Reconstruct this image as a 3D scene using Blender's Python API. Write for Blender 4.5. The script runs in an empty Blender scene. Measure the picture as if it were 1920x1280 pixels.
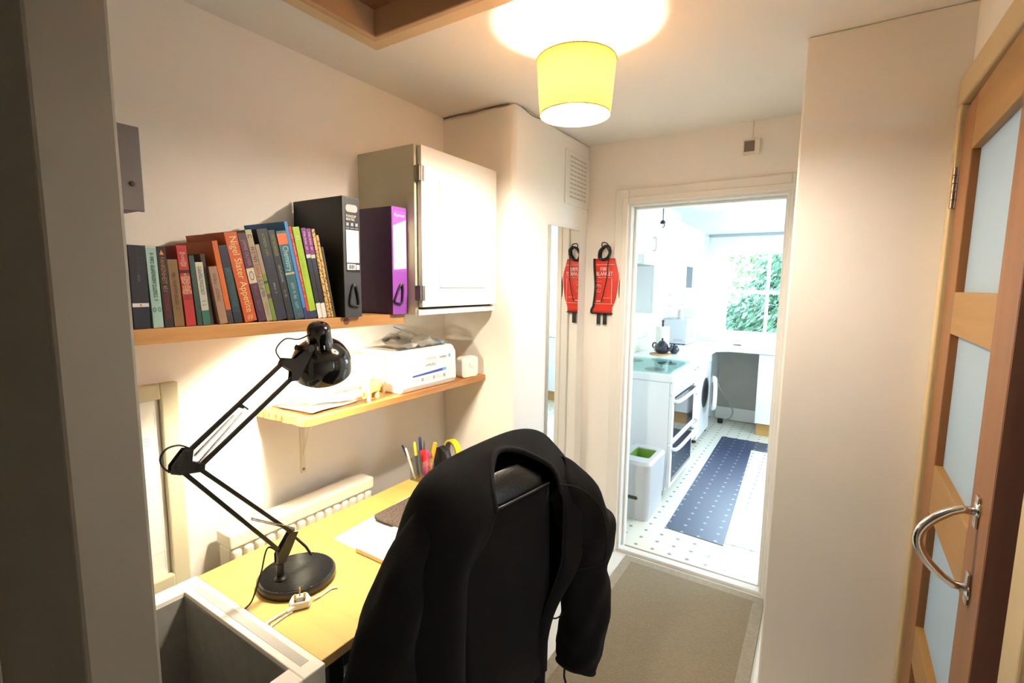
import bpy, bmesh, math, random
from mathutils import Vector, Matrix
random.seed(7)
S = bpy.context.scene
COL = S.collection
PI = math.pi
R = math.radians

# ------------------------------------------------------------------ camera
cam_d = bpy.data.cameras.new('camera')
cam = bpy.data.objects.new('camera', cam_d)
COL.objects.link(cam)
F_PX = 904.05
cam_d.sensor_fit = 'HORIZONTAL'
cam_d.sensor_width = 36.0
cam_d.lens = F_PX / 1920 * 36.0
cam_d.clip_start = 0.02
_yaw, _pit, _rol = R(32.659), R(6.734), R(0.631)
_f = Vector((-math.sin(_yaw) * math.cos(_pit), math.cos(_yaw) * math.cos(_pit), -math.sin(_pit)))
_r = Vector((math.cos(_yaw), math.sin(_yaw), 0))
_u = _r.cross(_f)
_r2 = _r * math.cos(_rol) + _u * math.sin(_rol)
_u2 = -_r * math.sin(_rol) + _u * math.cos(_rol)
cam.matrix_world = Matrix(((_r2.x, _u2.x, -_f.x, 0), (_r2.y, _u2.y, -_f.y, 0), (_r2.z, _u2.z, -_f.z, 1.56), (0, 0, 0, 1)))
S.camera = cam

# ------------------------------------------------------------------ sky, daylight, exposure
world = bpy.data.worlds.new('sky')
S.world = world
world.use_nodes = True
bg = world.node_tree.nodes['Background']
bg.inputs[0].default_value = (0.66, 0.83, 1.0, 1)
bg.inputs[1].default_value = 8.0
S.view_settings.view_transform = 'Standard'
S.view_settings.look = 'None'
S.view_settings.gamma = 1.0
S.view_settings.exposure = 1.68
S.cycles.use_denoising = True
S.cycles.max_bounces = 10
S.cycles.diffuse_bounces = 6
S.cycles.sample_clamp_indirect = 8.0
PENDANT = 540.0      # bulb strengths
DESKLAMP = 430.0


def portal(loc, rot, sx, sy):
    d = bpy.data.lights.new('window_portal', 'AREA')
    d.shape = 'RECTANGLE'
    d.size, d.size_y = sx, sy
    d.cycles.is_portal = True
    o = bpy.data.objects.new('window_portal', d)
    COL.objects.link(o)
    o.location = loc
    o.rotation_euler = rot


portal((-0.06, 6.34, 1.56), (R(-90), 0, 0), 2.3, 1.3)
portal((1.24, 4.2, 1.45), (0, R(90), 0), 1.0, 1.0)  # for the added, unseen side window of the kitchen
portal((1.98, 1.3, 1.5), (0, R(90), 0), 1.2, 1.2)  # for the added window behind the glazed door


# ------------------------------------------------------------------ materials
def mat(name, col, rough=0.6, metal=0.0, noise=0.0, nscale=8.0, bump=0.0, bscale=60.0, trans=0.0, spec=None, sheen=0.0, coat=0.0, emit=None, stretch=None):
    m = bpy.data.materials.new(name)
    m.use_nodes = True
    nt = m.node_tree
    b = nt.nodes['Principled BSDF']
    b.inputs['Base Color'].default_value = (*col, 1)
    b.inputs['Roughness'].default_value = rough
    b.inputs['Metallic'].default_value = metal
    if trans:
        b.inputs['Transmission Weight'].default_value = trans
    if spec is not None:
        b.inputs['Specular IOR Level'].default_value = spec
    if sheen:
        b.inputs['Sheen Weight'].default_value = sheen
    if coat:
        b.inputs['Coat Weight'].default_value = coat
    if emit:
        b.inputs['Emission Color'].default_value = (*emit[0], 1)
        b.inputs['Emission Strength'].default_value = emit[1]
    tc = None
    if noise or bump:
        tc = nt.nodes.new('ShaderNodeTexCoord')
        mp = nt.nodes.new('ShaderNodeMapping')
        if stretch:
            mp.inputs['Scale'].default_value = stretch
        nt.links.new(tc.outputs['Object'], mp.inputs[0])
    if noise:
        n = nt.nodes.new('ShaderNodeTexNoise')
        n.inputs['Scale'].default_value = nscale
        n.inputs['Detail'].default_value = 5
        nt.links.new(mp.outputs[0], n.inputs['Vector'])
        cr = nt.nodes.new('ShaderNodeValToRGB')
        cr.color_ramp.elements[0].position = 0.3
        cr.color_ramp.elements[1].position = 0.7
        cr.color_ramp.elements[0].color = (*[max(0, c * (1 - noise)) for c in col], 1)
        cr.color_ramp.elements[1].color = (*[min(1, c * (1 + noise)) for c in col], 1)
        nt.links.new(n.outputs[0], cr.inputs[0])
        nt.links.new(cr.outputs[0], b.inputs['Base Color'])
    if bump:
        n2 = nt.nodes.new('ShaderNodeTexNoise')
        n2.inputs['Scale'].default_value = bscale
        n2.inputs['Detail'].default_value = 4
        nt.links.new(mp.outputs[0], n2.inputs['Vector'])
        bp = nt.nodes.new('ShaderNodeBump')
        bp.inputs['Strength'].default_value = bump
        bp.inputs['Distance'].default_value = 0.01
        nt.links.new(n2.outputs[0], bp.inputs['Height'])
        nt.links.new(bp.outputs[0], b.inputs['Normal'])
    return m


def wood(name, c1, c2, axis='Y', scale=14.0, rough=0.45, ring=6.0):
    m = bpy.data.materials.new(name)
    m.use_nodes = True
    nt = m.node_tree
    b = nt.nodes['Principled BSDF']
    b.inputs['Roughness'].default_value = rough
    tc = nt.nodes.new('ShaderNodeTexCoord')
    mp = nt.nodes.new('ShaderNodeMapping')
    st = {'X': (0.06, 1, 1), 'Y': (1, 0.06, 1), 'Z': (1, 1, 0.06)}[axis]
    mp.inputs['Scale'].default_value = st
    nt.links.new(tc.outputs['Object'], mp.inputs[0])
    n = nt.nodes.new('ShaderNodeTexNoise')
    n.inputs['Scale'].default_value = scale
    n.inputs['Detail'].default_value = 6
    n.inputs['Distortion'].default_value = 0.6
    nt.links.new(mp.outputs[0], n.inputs['Vector'])
    w = nt.nodes.new('ShaderNodeMath')
    w.operation = 'MULTIPLY'
    w.inputs[1].default_value = ring
    nt.links.new(n.outputs[0], w.inputs[0])
    fr = nt.nodes.new('ShaderNodeMath')
    fr.operation = 'PINGPONG'
    fr.inputs[1].default_value = 1.0
    nt.links.new(w.outputs[0], fr.inputs[0])
    n3 = nt.nodes.new('ShaderNodeTexNoise')
    n3.inputs['Scale'].default_value = scale * 9
    nt.links.new(mp.outputs[0], n3.inputs['Vector'])
    mx = nt.nodes.new('ShaderNodeMath')
    mx.operation = 'MULTIPLY_ADD'
    mx.inputs[1].default_value = 0.5
    nt.links.new(n3.outputs[0], mx.inputs[0])
    h = nt.nodes.new('ShaderNodeMath')
    h.operation = 'MULTIPLY'
    h.inputs[1].default_value = 0.55
    nt.links.new(fr.outputs[0], h.inputs[0])
    nt.links.new(h.outputs[0], mx.inputs[2])
    cr = nt.nodes.new('ShaderNodeValToRGB')
    cr.color_ramp.elements[0].color = (*c1, 1)
    cr.color_ramp.elements[1].color = (*c2, 1)
    nt.links.new(mx.outputs[0], cr.inputs[0])
    nt.links.new(cr.outputs[0], b.inputs['Base Color'])
    return m


def diamonds(name, base, dia, cell=0.1, size=0.17, rough=0.25, spec=0.5):
    """Vinyl with a small diamond in every square cell."""
    m = bpy.data.materials.new(name)
    m.use_nodes = True
    nt = m.node_tree
    b = nt.nodes['Principled BSDF']
    b.inputs['Roughness'].default_value = rough
    b.inputs['Specular IOR Level'].default_value = spec
    g = nt.nodes.new('ShaderNodeNewGeometry')
    sp = nt.nodes.new('ShaderNodeSeparateXYZ')
    nt.links.new(g.outputs['Position'], sp.inputs[0])

    def mth(op, a, v=None, bb=None):
        n = nt.nodes.new('ShaderNodeMath')
        n.operation = op
        nt.links.new(a, n.inputs[0])
        if bb is not None:
            nt.links.new(bb, n.inputs[1])
        elif v is not None:
            n.inputs[1].default_value = v
        return n.outputs[0]
    ds = []
    for ax in (0, 1):
        q = mth('ADD', sp.outputs[ax], 50.0)
        q = mth('DIVIDE', q, cell)
        q = mth('FRACT', q)
        q = mth('SUBTRACT', q, 0.5)
        ds.append(mth('ABSOLUTE', q))
    s = mth('ADD', ds[0], None, ds[1])
    k = mth('LESS_THAN', s, size)
    mix = nt.nodes.new('ShaderNodeMix')
    mix.data_type = 'RGBA'
    mix.inputs['A'].default_value = (*base, 1)
    mix.inputs['B'].default_value = (*dia, 1)
    nt.links.new(k, mix.inputs['Factor'])
    nt.links.new(mix.outputs['Result'], b.inputs['Base Color'])
    return m


def tiles(name, base, grout, sx, sz, rough=0.2):
    m = bpy.data.materials.new(name)
    m.use_nodes = True
    nt = m.node_tree
    b = nt.nodes['Principled BSDF']
    b.inputs['Roughness'].default_value = rough
    g = nt.nodes.new('ShaderNodeNewGeometry')
    mp = nt.nodes.new('ShaderNodeMapping')
    mp.inputs['Rotation'].default_value = (R(90), 0, R(90))
    nt.links.new(g.outputs['Position'], mp.inputs[0])
    sp = nt.nodes.new('ShaderNodeSeparateXYZ')
    nt.links.new(g.outputs['Position'], sp.inputs[0])
    cb = nt.nodes.new('ShaderNodeCombineXYZ')
    nt.links.new(sp.outputs[1], cb.inputs[0])
    nt.links.new(sp.outputs[2], cb.inputs[1])
    br = nt.nodes.new('ShaderNodeTexBrick')
    br.offset = 0.0
    br.inputs['Color1'].default_value = (*base, 1)
    br.inputs['Color2'].default_value = (*[c * 0.96 for c in base], 1)
    br.inputs['Mortar'].default_value = (*grout, 1)
    br.inputs['Scale'].default_value = 1.0
    br.inputs['Mortar Size'].default_value = 0.003
    br.inputs['Brick Width'].default_value = sx
    br.inputs['Row Height'].default_value = sz
    nt.links.new(cb.outputs[0], br.inputs['Vector'])
    nt.links.new(br.outputs['Color'], b.inputs['Base Color'])
    return m


def sisal(name):
    m = bpy.data.materials.new(name)
    m.use_nodes = True
    nt = m.node_tree
    b = nt.nodes['Principled BSDF']
    b.inputs['Roughness'].default_value = 0.95
    g = nt.nodes.new('ShaderNodeNewGeometry')
    br = nt.nodes.new('ShaderNodeTexBrick')
    br.inputs['Scale'].default_value = 1.0
    br.inputs['Color1'].default_value = (0.36, 0.29, 0.20, 1)
    br.inputs['Color2'].default_value = (0.30, 0.235, 0.155, 1)
    br.inputs['Mortar'].default_value = (0.19, 0.145, 0.09, 1)
    br.inputs['Mortar Size'].default_value = 0.0011
    br.inputs['Brick Width'].default_value = 0.011
    br.inputs['Row Height'].default_value = 0.0055
    nt.links.new(g.outputs['Position'], br.inputs['Vector'])
    nt.links.new(br.outputs['Color'], b.inputs['Base Color'])
    bp = nt.nodes.new('ShaderNodeBump')
    bp.inputs['Strength'].default_value = 0.5
    bp.inputs['Distance'].default_value = 0.003
    nt.links.new(br.outputs['Fac'], bp.inputs['Height'])
    bp.invert = True
    nt.links.new(bp.outputs[0], b.inputs['Normal'])
    return m


def translucent(name, col, tcol, fac=0.5, rough=0.8):
    m = bpy.data.materials.new(name)
    m.use_nodes = True
    nt = m.node_tree
    out = nt.nodes['Material Output']
    b = nt.nodes['Principled BSDF']
    b.inputs['Base Color'].default_value = (*col, 1)
    b.inputs['Roughness'].default_value = rough
    t = nt.nodes.new('ShaderNodeBsdfTranslucent')
    t.inputs[0].default_value = (*tcol, 1)
    mx = nt.nodes.new('ShaderNodeMixShader')
    mx.inputs[0].default_value = fac
    nt.links.new(b.outputs[0], mx.inputs[1])
    nt.links.new(t.outputs[0], mx.inputs[2])
    nt.links.new(mx.outputs[0], out.inputs[0])
    return m


def clear(name, tint=(1, 1, 1), gloss=0.12, rough=0.02, milk=0.0):
    """Thin clear sheet: mostly transparent, a little mirror."""
    m = bpy.data.materials.new(name)
    m.use_nodes = True
    nt = m.node_tree
    out = nt.nodes['Material Output']
    nt.nodes.remove(nt.nodes['Principled BSDF'])
    t = nt.nodes.new('ShaderNodeBsdfTransparent')
    t.inputs[0].default_value = (*tint, 1)
    g = nt.nodes.new('ShaderNodeBsdfGlossy')
    g.inputs['Roughness'].default_value = rough
    mx = nt.nodes.new('ShaderNodeMixShader')
    mx.inputs[0].default_value = gloss
    nt.links.new(t.outputs[0], mx.inputs[1])
    nt.links.new(g.outputs[0], mx.inputs[2])
    last = mx
    if milk:
        d = nt.nodes.new('ShaderNodeBsdfDiffuse')
        d.inputs[0].default_value = (0.85, 0.85, 0.85, 1)
        last = nt.nodes.new('ShaderNodeMixShader')
        last.inputs[0].default_value = milk
        nt.links.new(mx.outputs[0], last.inputs[1])
        nt.links.new(d.outputs[0], last.inputs[2])
    nt.links.new(last.outputs[0], out.inputs[0])
    return m


M = {}
M['wall'] = mat('painted_plaster', (0.86, 0.83, 0.785), 0.75, noise=0.02, nscale=3, bump=0.08, bscale=25)
M['ceiling'] = mat('ceiling_paint', (0.86, 0.84, 0.80), 0.8, noise=0.02, nscale=2, bump=0.06, bscale=20)
M['gloss_white'] = mat('white_gloss_paint', (0.80, 0.78, 0.73), 0.35, bump=0.04, bscale=12)
M['trim_white'] = mat('white_trim_paint', (0.82, 0.80, 0.76), 0.4)
M['partition'] = mat('partition_shaded_paint', (0.25, 0.23, 0.20), 0.7, noise=0.03, nscale=4)  # wall paint darkened to hold the shade of faces turned from the lamps
M['kitchen_wall'] = mat('kitchen_paint', (0.84, 0.85, 0.84), 0.7)
M['floor_white'] = mat('white_floor_paint', (0.74, 0.72, 0.68), 0.5, noise=0.05, nscale=5)
M['vinyl'] = diamonds('kitchen_vinyl', (0.72, 0.70, 0.60), (0.26, 0.28, 0.29), size=0.145)
M['vinyl_dark'] = diamonds('dark_vinyl', (0.020, 0.030, 0.085), (0.28, 0.32, 0.40), size=0.13, rough=0.40, spec=1.0)  # blue in the base carries part of the sky's reflection
M['vinyl_glare'] = mat('glare_on_vinyl', (0.66, 0.70, 0.72), 0.25)  # bluish tone stands for sunlight reflected off the floor
M['tile'] = tiles('cream_tile', (0.70, 0.66, 0.52), (0.45, 0.42, 0.34), 0.15, 0.15)
M['sisal'] = sisal('sisal_weave')
M['rug_border'] = mat('rug_border_tape', (0.33, 0.28, 0.215), 0.9, noise=0.1, nscale=60)
M['pine'] = wood('pine', (0.36, 0.155, 0.045), (0.62, 0.33, 0.11), 'Y', 14)
M['pine_dark'] = wood('stained_pine', (0.30, 0.125, 0.03), (0.50, 0.24, 0.07), 'Y', 18)
M['chipboard'] = mat('raw_board_edge', (0.62, 0.44, 0.20), 0.9, noise=0.35, nscale=60)
M['oak'] = wood('oak_veneer', (0.47, 0.31, 0.080), (0.63, 0.45, 0.135), 'X', 9, 0.4)
M['oak_edge'] = wood('oak_edge', (0.34, 0.20, 0.06), (0.48, 0.30, 0.11), 'X', 12, 0.5)
M['door_wood'] = wood('door_oak', (0.19, 0.070, 0.017), (0.28, 0.112, 0.029), 'Z', 9, 0.45)
M['door_rail'] = wood('door_oak_rail', (0.26, 0.132, 0.034), (0.36, 0.19, 0.052), 'Y', 9, 0.45)
M['door_edge_shaded'] = wood('door_edge_shaded', (0.10, 0.035, 0.016), (0.16, 0.06, 0.028), 'Z', 9, 0.5)  # door wood darkened, shade of the unlit edge put into the colour
M['hatch_wood'] = wood('hatch_board', (0.17, 0.075, 0.035), (0.25, 0.12, 0.06), 'X', 8, 0.6)
M['hatch_frame'] = mat('hatch_moulding_paint', (0.66, 0.50, 0.30), 0.5, noise=0.05, nscale=10)
M['frosted'] = translucent('frosted_glass', (0.60, 0.68, 0.69), (0.30, 0.35, 0.37), 0.5, 0.35)
M['chrome'] = mat('chrome', (0.72, 0.70, 0.68), 0.15, 1.0)
M['steel'] = mat('brushed_steel', (0.45, 0.43, 0.40), 0.35, 1.0)
M['bronze'] = mat('aged_hinge', (0.32, 0.24, 0.17), 0.4, 1.0)
M['mirror'] = mat('mirror_silver', (0.92, 0.94, 0.93), 0.0, 1.0)
M['mirror_edge'] = mat('mirror_edge', (0.55, 0.58, 0.56), 0.3, 0.6)
M['black_gloss'] = mat('black_lamp_enamel', (0.006, 0.006, 0.007), 0.12, coat=0.6)
M['black_metal'] = mat('black_metal', (0.012, 0.011, 0.010), 0.35)
M['black_plastic'] = mat('black_plastic', (0.012, 0.012, 0.013), 0.45)
M['lamp_inside'] = mat('lamp_white_lining', (0.85, 0.84, 0.8), 0.5)
M['cable_black'] = mat('cable_black', (0.012, 0.012, 0.012), 0.5)
M['white_plastic'] = mat('white_plastic', (0.82, 0.81, 0.78), 0.4)
M['cream_plastic'] = mat('cream_plastic', (0.74, 0.70, 0.60), 0.45)
M['grey_plastic'] = mat('grey_plastic', (0.35, 0.35, 0.35), 0.5)
M['dark_grey'] = mat('dark_grey', (0.075, 0.075, 0.08), 0.5)
M['meter_grey'] = mat('meter_grey', (0.14, 0.13, 0.132), 0.5)
M['brass'] = mat('brass_pin', (0.62, 0.45, 0.18), 0.3, 1.0)
M['fleece'] = mat('black_fleece', (0.0085, 0.0082, 0.0090), 1.0, spec=0.12, sheen=0.03, bump=0.25, bscale=420)
M['fleece_trim'] = mat('black_fleece_binding', (0.013, 0.0125, 0.0135), 0.9, spec=0.2)
M['leather'] = mat('black_leather', (0.006, 0.0055, 0.005), 0.30, bump=0.12, bscale=180)
M['leather_back'] = mat('black_leather_back', (0.0065, 0.0062, 0.0066), 0.75, spec=0.12, bump=0.1, bscale=220)
M['shade_yellow'] = translucent('yellow_lampshade', (0.84, 0.64, 0.28), (0.86, 0.57, 0.23), 0.64, 0.85)
M['shade_trim'] = mat('shade_trim', (0.62, 0.45, 0.10), 0.7)
M['bulb'] = mat('lit_bulb', (1, 1, 1), 0.5, emit=((1.0, 0.90, 0.75), PENDANT))
M['desk_bulb'] = mat('lit_desk_bulb', (1, 1, 1), 0.5, emit=((1.0, 0.87, 0.65), DESKLAMP))
M['red_cloth'] = mat('red_pouch', (0.62, 0.032, 0.014), 0.45, noise=0.08, nscale=20)
M['white_print'] = mat('white_print', (0.85, 0.82, 0.8), 0.6)
M['black_tape'] = mat('black_webbing', (0.014, 0.013, 0.014), 0.7)
M['cabinet_paint'] = mat('cabinet_paint', (0.62, 0.58, 0.42), 0.55, noise=0.05, nscale=9)
M['cabinet_white'] = mat('cabinet_door_paint', (0.84, 0.83, 0.79), 0.4)
M['paper'] = mat('paper', (0.86, 0.85, 0.82), 0.8)
M['paper_print'] = mat('faded_print', (0.80, 0.77, 0.69), 0.8, noise=0.05, nscale=40)
M['page'] = mat('page_edges', (0.68, 0.60, 0.45), 0.9, noise=0.12, nscale=200, stretch=(1, 30, 1))
M['appliance'] = mat('white_enamel', (0.83, 0.84, 0.86), 0.25)
M['unit_white'] = mat('white_unit', (0.85, 0.85, 0.85), 0.3)
M['worktop'] = mat('pale_worktop', (0.80, 0.79, 0.77), 0.3, noise=0.03, nscale=60)
M['oven_glass'] = mat('oven_glass', (0.012, 0.016, 0.020), 0.06, coat=0.5)
M['lid_glass'] = clear('hob_lid_glass', (0.72, 0.86, 0.84), 0.2)
M['window_glass'] = clear('window_glass', (0.98, 1.0, 1.0), 0.05)
M['green_bag'] = mat('green_liner', (0.15, 0.30, 0.03), 0.5)
M['bin'] = mat('bin_plastic', (0.52, 0.51, 0.52), 0.4)
M['teapot'] = mat('teapot_glaze', (0.012, 0.014, 0.035), 0.08, coat=0.6)
M['cork'] = mat('cork', (0.55, 0.34, 0.16), 0.9, noise=0.2, nscale=90)
M['microwave'] = mat('microwave_grey', (0.55, 0.57, 0.62), 0.4)
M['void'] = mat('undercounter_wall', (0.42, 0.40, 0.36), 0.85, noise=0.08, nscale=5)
M['plinth'] = wood('plinth_oak', (0.42, 0.22, 0.06), (0.62, 0.36, 0.12), 'X', 8)
M['leaf_a'] = mat('leaf_green', (0.045, 0.12, 0.035), 0.6, noise=0.3, nscale=5)
M['leaf_b'] = mat('leaf_blue_green', (0.05, 0.125, 0.07), 0.6, noise=0.3, nscale=5)
M['leaf_c'] = mat('leaf_pale', (0.12, 0.22, 0.08), 0.6, noise=0.25, nscale=5)
M['bark'] = mat('bark', (0.10, 0.075, 0.055), 0.9, noise=0.3, nscale=15)
M['lawn'] = mat('lawn', (0.10, 0.19, 0.05), 0.9, noise=0.3, nscale=12)
M['clear_plastic'] = clear('clear_plastic', (0.97, 0.97, 0.95), 0.10, 0.08)
M['bag_film'] = clear('plastic_bag_film', (0.98, 0.98, 0.98), 0.14, 0.15, 0.16)
M['pot_clear'] = clear('clear_pot', (0.90, 0.92, 0.92), 0.12, 0.05)
M['ceramic'] = mat('ceramic_cream', (0.62, 0.45, 0.17), 0.3)
M['mat_brown'] = mat('speckled_mat', (0.075, 0.055, 0.045), 0.9, noise=0.7, nscale=130)
M['pad_edge'] = mat('pad_edge', (0.66, 0.50, 0.32), 0.8)
M['radiator'] = mat('radiator_enamel', (0.78, 0.74, 0.64), 0.4)
M['printer'] = mat('printer_white', (0.80, 0.79, 0.76), 0.4)
M['blue_print'] = mat('blue_print', (0.03, 0.07, 0.35), 0.5)
M['sky_print'] = mat('light_blue_print', (0.15, 0.40, 0.80), 0.5)
M['pen_blue'] = mat('faint_blue_ink', (0.42, 0.56, 0.74), 0.8)
M['grid_line'] = mat('grey_grid_ink', (0.66, 0.66, 0.66), 0.8)
M['white_box'] = mat('white_box_board', (0.82, 0.80, 0.75), 0.5)
M['box_grey'] = mat('grey_felt_lining', (0.23, 0.225, 0.21), 0.9, noise=0.08, nscale=30)
M['box_groove'] = mat('grey_groove', (0.45, 0.44, 0.42), 0.7)
M['tape_yellow'] = mat('yellow_tape', (0.85, 0.62, 0.02), 0.4)
M['tape_purple'] = mat('purple_tape', (0.06, 0.03, 0.30), 0.4)
M['pen_red'] = mat('pen_red', (0.65, 0.03, 0.03), 0.4)
M['pen_pink'] = mat('pen_pink', (0.75, 0.05, 0.16), 0.4)
M['pen_orange'] = mat('pen_orange', (0.90, 0.38, 0.02), 0.4)
M['pen_navy'] = mat('pen_navy', (0.012, 0.018, 0.09), 0.35)
M['pen_white'] = mat('pen_white', (0.8, 0.8, 0.78), 0.4)
M['pen_yellow'] = mat('pen_yellow', (0.85, 0.72, 0.05), 0.4)
M['pencil'] = mat('pencil_wood', (0.5, 0.28, 0.10), 0.6)
_colcache = {}


def cm(col, rough=0.5, noise=0.06):
    k = (tuple(col), rough)
    if k not in _colcache:
        _colcache[k] = mat('print_%02d' % len(_colcache), [0.8 * c ** 1.12 for c in col], rough, noise=noise, nscale=25)
    return _colcache[k]


# ------------------------------------------------------------------ mesh helpers
class MB:
    def __init__(self):
        self.bm = bmesh.new()
        self.x = None

    def _v(self, p):
        p = Vector(p)
        if self.x is not None:
            p = self.x @ p
        return self.bm.verts.new(p)

    def face(self, pts):
        return self.bm.faces.new([self._v(p) for p in pts])

    def box(self, x0, x1, y0, y1, z0, z1):
        v = [self._v((x, y, z)) for z in (z0, z1) for y in (y0, y1) for x in (x0, x1)]
        for f in ((0, 2, 3, 1), (4, 5, 7, 6), (0, 1, 5, 4), (2, 6, 7, 3), (0, 4, 6, 2), (1, 3, 7, 5)):
            self.bm.faces.new([v[i] for i in f])
        return self

    def hexa(self, p):
        """eight corners: bottom ring of 4 then top ring of 4"""
        v = [self._v(q) for q in p]
        for f in ((3, 2, 1, 0), (4, 5, 6, 7), (0, 1, 5, 4), (1, 2, 6, 5), (2, 3, 7, 6), (3, 0, 4, 7)):
            self.bm.faces.new([v[i] for i in f])
        return self

    def tube(self, pts, r, n=10, cap=True, closed=False):
        pts = [Vector(p) for p in pts]
        rs = r if isinstance(r, (list, tuple)) else [r] * len(pts)
        rings = []
        up = None
        m = len(pts)
        for i, p in enumerate(pts):
            if closed:
                t = pts[(i + 1) % m] - pts[i - 1]
            else:
                t = pts[min(i + 1, m - 1)] - pts[max(i - 1, 0)]
            t.normalize()
            if up is None:
                up = t.orthogonal().normalized()
            else:
                up = (up - t * up.dot(t))
                if up.length < 1e-6:
                    up = t.orthogonal()
                up.normalize()
            w = t.cross(up)
            rings.append([self._v(p + (up * math.cos(2 * PI * k / n) + w * math.sin(2 * PI * k / n)) * rs[i]) for k in range(n)])
        rng = range(m if closed else m - 1)
        for i in rng:
            a, b = rings[i], rings[(i + 1) % m]
            for k in range(n):
                self.bm.faces.new((a[k], a[(k + 1) % n], b[(k + 1) % n], b[k]))
        if cap and not closed:
            self.bm.faces.new(rings[0][::-1])
            self.bm.faces.new(rings[-1])
        return self

    def lathe(self, prof, c=(0, 0, 0), axis=(0, 0, 1), n=32, cap0=False, cap1=False):
        """prof: list of (radius, height along axis)"""
        c = Vector(c)
        a = Vector(axis).normalized()
        u = a.orthogonal().normalized()
        w = a.cross(u)
        rings = []
        for (r, h) in prof:
            if r < 1e-6:
                rings.append([self._v(c + a * h)])
            else:
                rings.append([self._v(c + a * h + (u * math.cos(2 * PI * k / n) + w * math.sin(2 * PI * k / n)) * r) for k in range(n)])
        for i in range(len(rings) - 1):
            p, q = rings[i], rings[i + 1]
            for k in range(n):
                k2 = (k + 1) % n
                if len(p) == 1 and len(q) == 1:
                    continue
                if len(p) == 1:
                    self.bm.faces.new((p[0], q[k2], q[k]))
                elif len(q) == 1:
                    self.bm.faces.new((p[k], p[k2], q[0]))
                else:
                    self.bm.faces.new((p[k], p[k2], q[k2], q[k]))
        if cap0 and len(rings[0]) > 1:
            self.bm.faces.new(rings[0][::-1])
        if cap1 and len(rings[-1]) > 1:
            self.bm.faces.new(rings[-1])
        return self

    def prism(self, poly, a, b):
        """poly: 3d points (planar) ; extruded by vector b from offset a"""
        a, b = Vector(a), Vector(b)
        p = [self._v(Vector(q) + a) for q in poly]
        q = [self._v(Vector(k) + a + b) for k in poly]
        n = len(p)
        self.bm.faces.new(p[::-1])
        self.bm.faces.new(q)
        for i in range(n):
            j = (i + 1) % n
            self.bm.faces.new((p[i], p[j], q[j], q[i]))
        return self

    def grid(self, rows):
        v = [[self._v(p) for p in r] for r in rows]
        for i in range(len(v) - 1):
            for j in range(len(v[0]) - 1):
                self.bm.faces.new((v[i][j], v[i][j + 1], v[i + 1][j + 1], v[i + 1][j]))
        return self

    def build(self, name, m, parent=None, smooth=False, bevel=0.0, seg=2, solid=0.0, subd=0, kind=None, origin=None):
        bm = self.bm
        bmesh.ops.recalc_face_normals(bm, faces=bm.faces[:])
        me = bpy.data.meshes.new(name)
        o = bpy.data.objects.new(name, me)
        COL.objects.link(o)
        off = Vector((0, 0, 0))
        if parent is not None:
            p = parent
            while p is not None:
                off += p.location
                p = p.parent
            o.parent = parent
        elif bm.verts:
            xs = [v.co for v in bm.verts]
            lo = Vector([min(c[i] for c in xs) for i in range(3)])
            hi = Vector([max(c[i] for c in xs) for i in range(3)])
            off = Vector(((lo.x + hi.x) / 2, (lo.y + hi.y) / 2, lo.z)) if origin is None else Vector(origin)
            o.location = off
        bmesh.ops.translate(bm, vec=-off, verts=bm.verts[:])
        bm.to_mesh(me)
        bm.free()
        me.materials.append(m)
        if smooth:
            for p in me.polygons:
                p.use_smooth = True
            if smooth == 'auto':
                try:
                    me.set_sharp_from_angle(angle=R(38))
                except Exception:
                    pass
        if solid:
            md = o.modifiers.new('solid', 'SOLIDIFY')
            md.thickness = solid
            md.offset = 0
        if bevel:
            md = o.modifiers.new('bevel', 'BEVEL')
            md.width = bevel
            md.segments = seg
            md.limit_method = 'ANGLE'
            md.angle_limit = R(40)
        if subd:
            md = o.modifiers.new('subd', 'SUBSURF')
            md.levels = md.render_levels = subd
        if kind:
            o['kind'] = kind
        return o


def tag(o, label, cat, group=None, kind=None):
    o['label'] = label
    o['category'] = cat
    if group:
        o['group'] = group
    if kind:
        o['kind'] = kind
    return o


def thing(name, loc, label, cat, group=None):
    o = bpy.data.objects.new(name, None)
    o.empty_display_size = 0.05
    COL.objects.link(o)
    o.location = loc
    return tag(o, label, cat, group)


def struct(name, mb, m, label, cat, **k):
    o = mb.build(name, m, kind='structure', **k)
    o['label'] = label
    o['category'] = cat
    return o


def B(*a):
    return MB().box(*a)


def arc(c, r, a0, a1, n, u, w):
    c, u, w = Vector(c), Vector(u), Vector(w)
    return [c + (u * math.cos(a0 + (a1 - a0) * i / n) + w * math.sin(a0 + (a1 - a0) * i / n)) * r for i in range(n + 1)]


def spline(pts, n=8, closed=False):
    """Catmull-Rom through points"""
    P = [Vector(p) for p in pts]
    out = []
    m = len(P)
    rng = m if closed else m - 1
    for i in range(rng):
        if closed:
            a, b, c, d = P[i - 1], P[i], P[(i + 1) % m], P[(i + 2) % m]
        else:
            a, b, c, d = P[max(i - 1, 0)], P[i], P[i + 1], P[min(i + 2, m - 1)]
        for k in range(n):
            t = k / n
            out.append(0.5 * ((2 * b) + (c - a) * t + (2 * a - 5 * b + 4 * c - d) * t * t + (3 * b - a - 3 * c + d) * t ** 3))
    if not closed:
        out.append(P[-1].copy())
    return out


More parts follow.
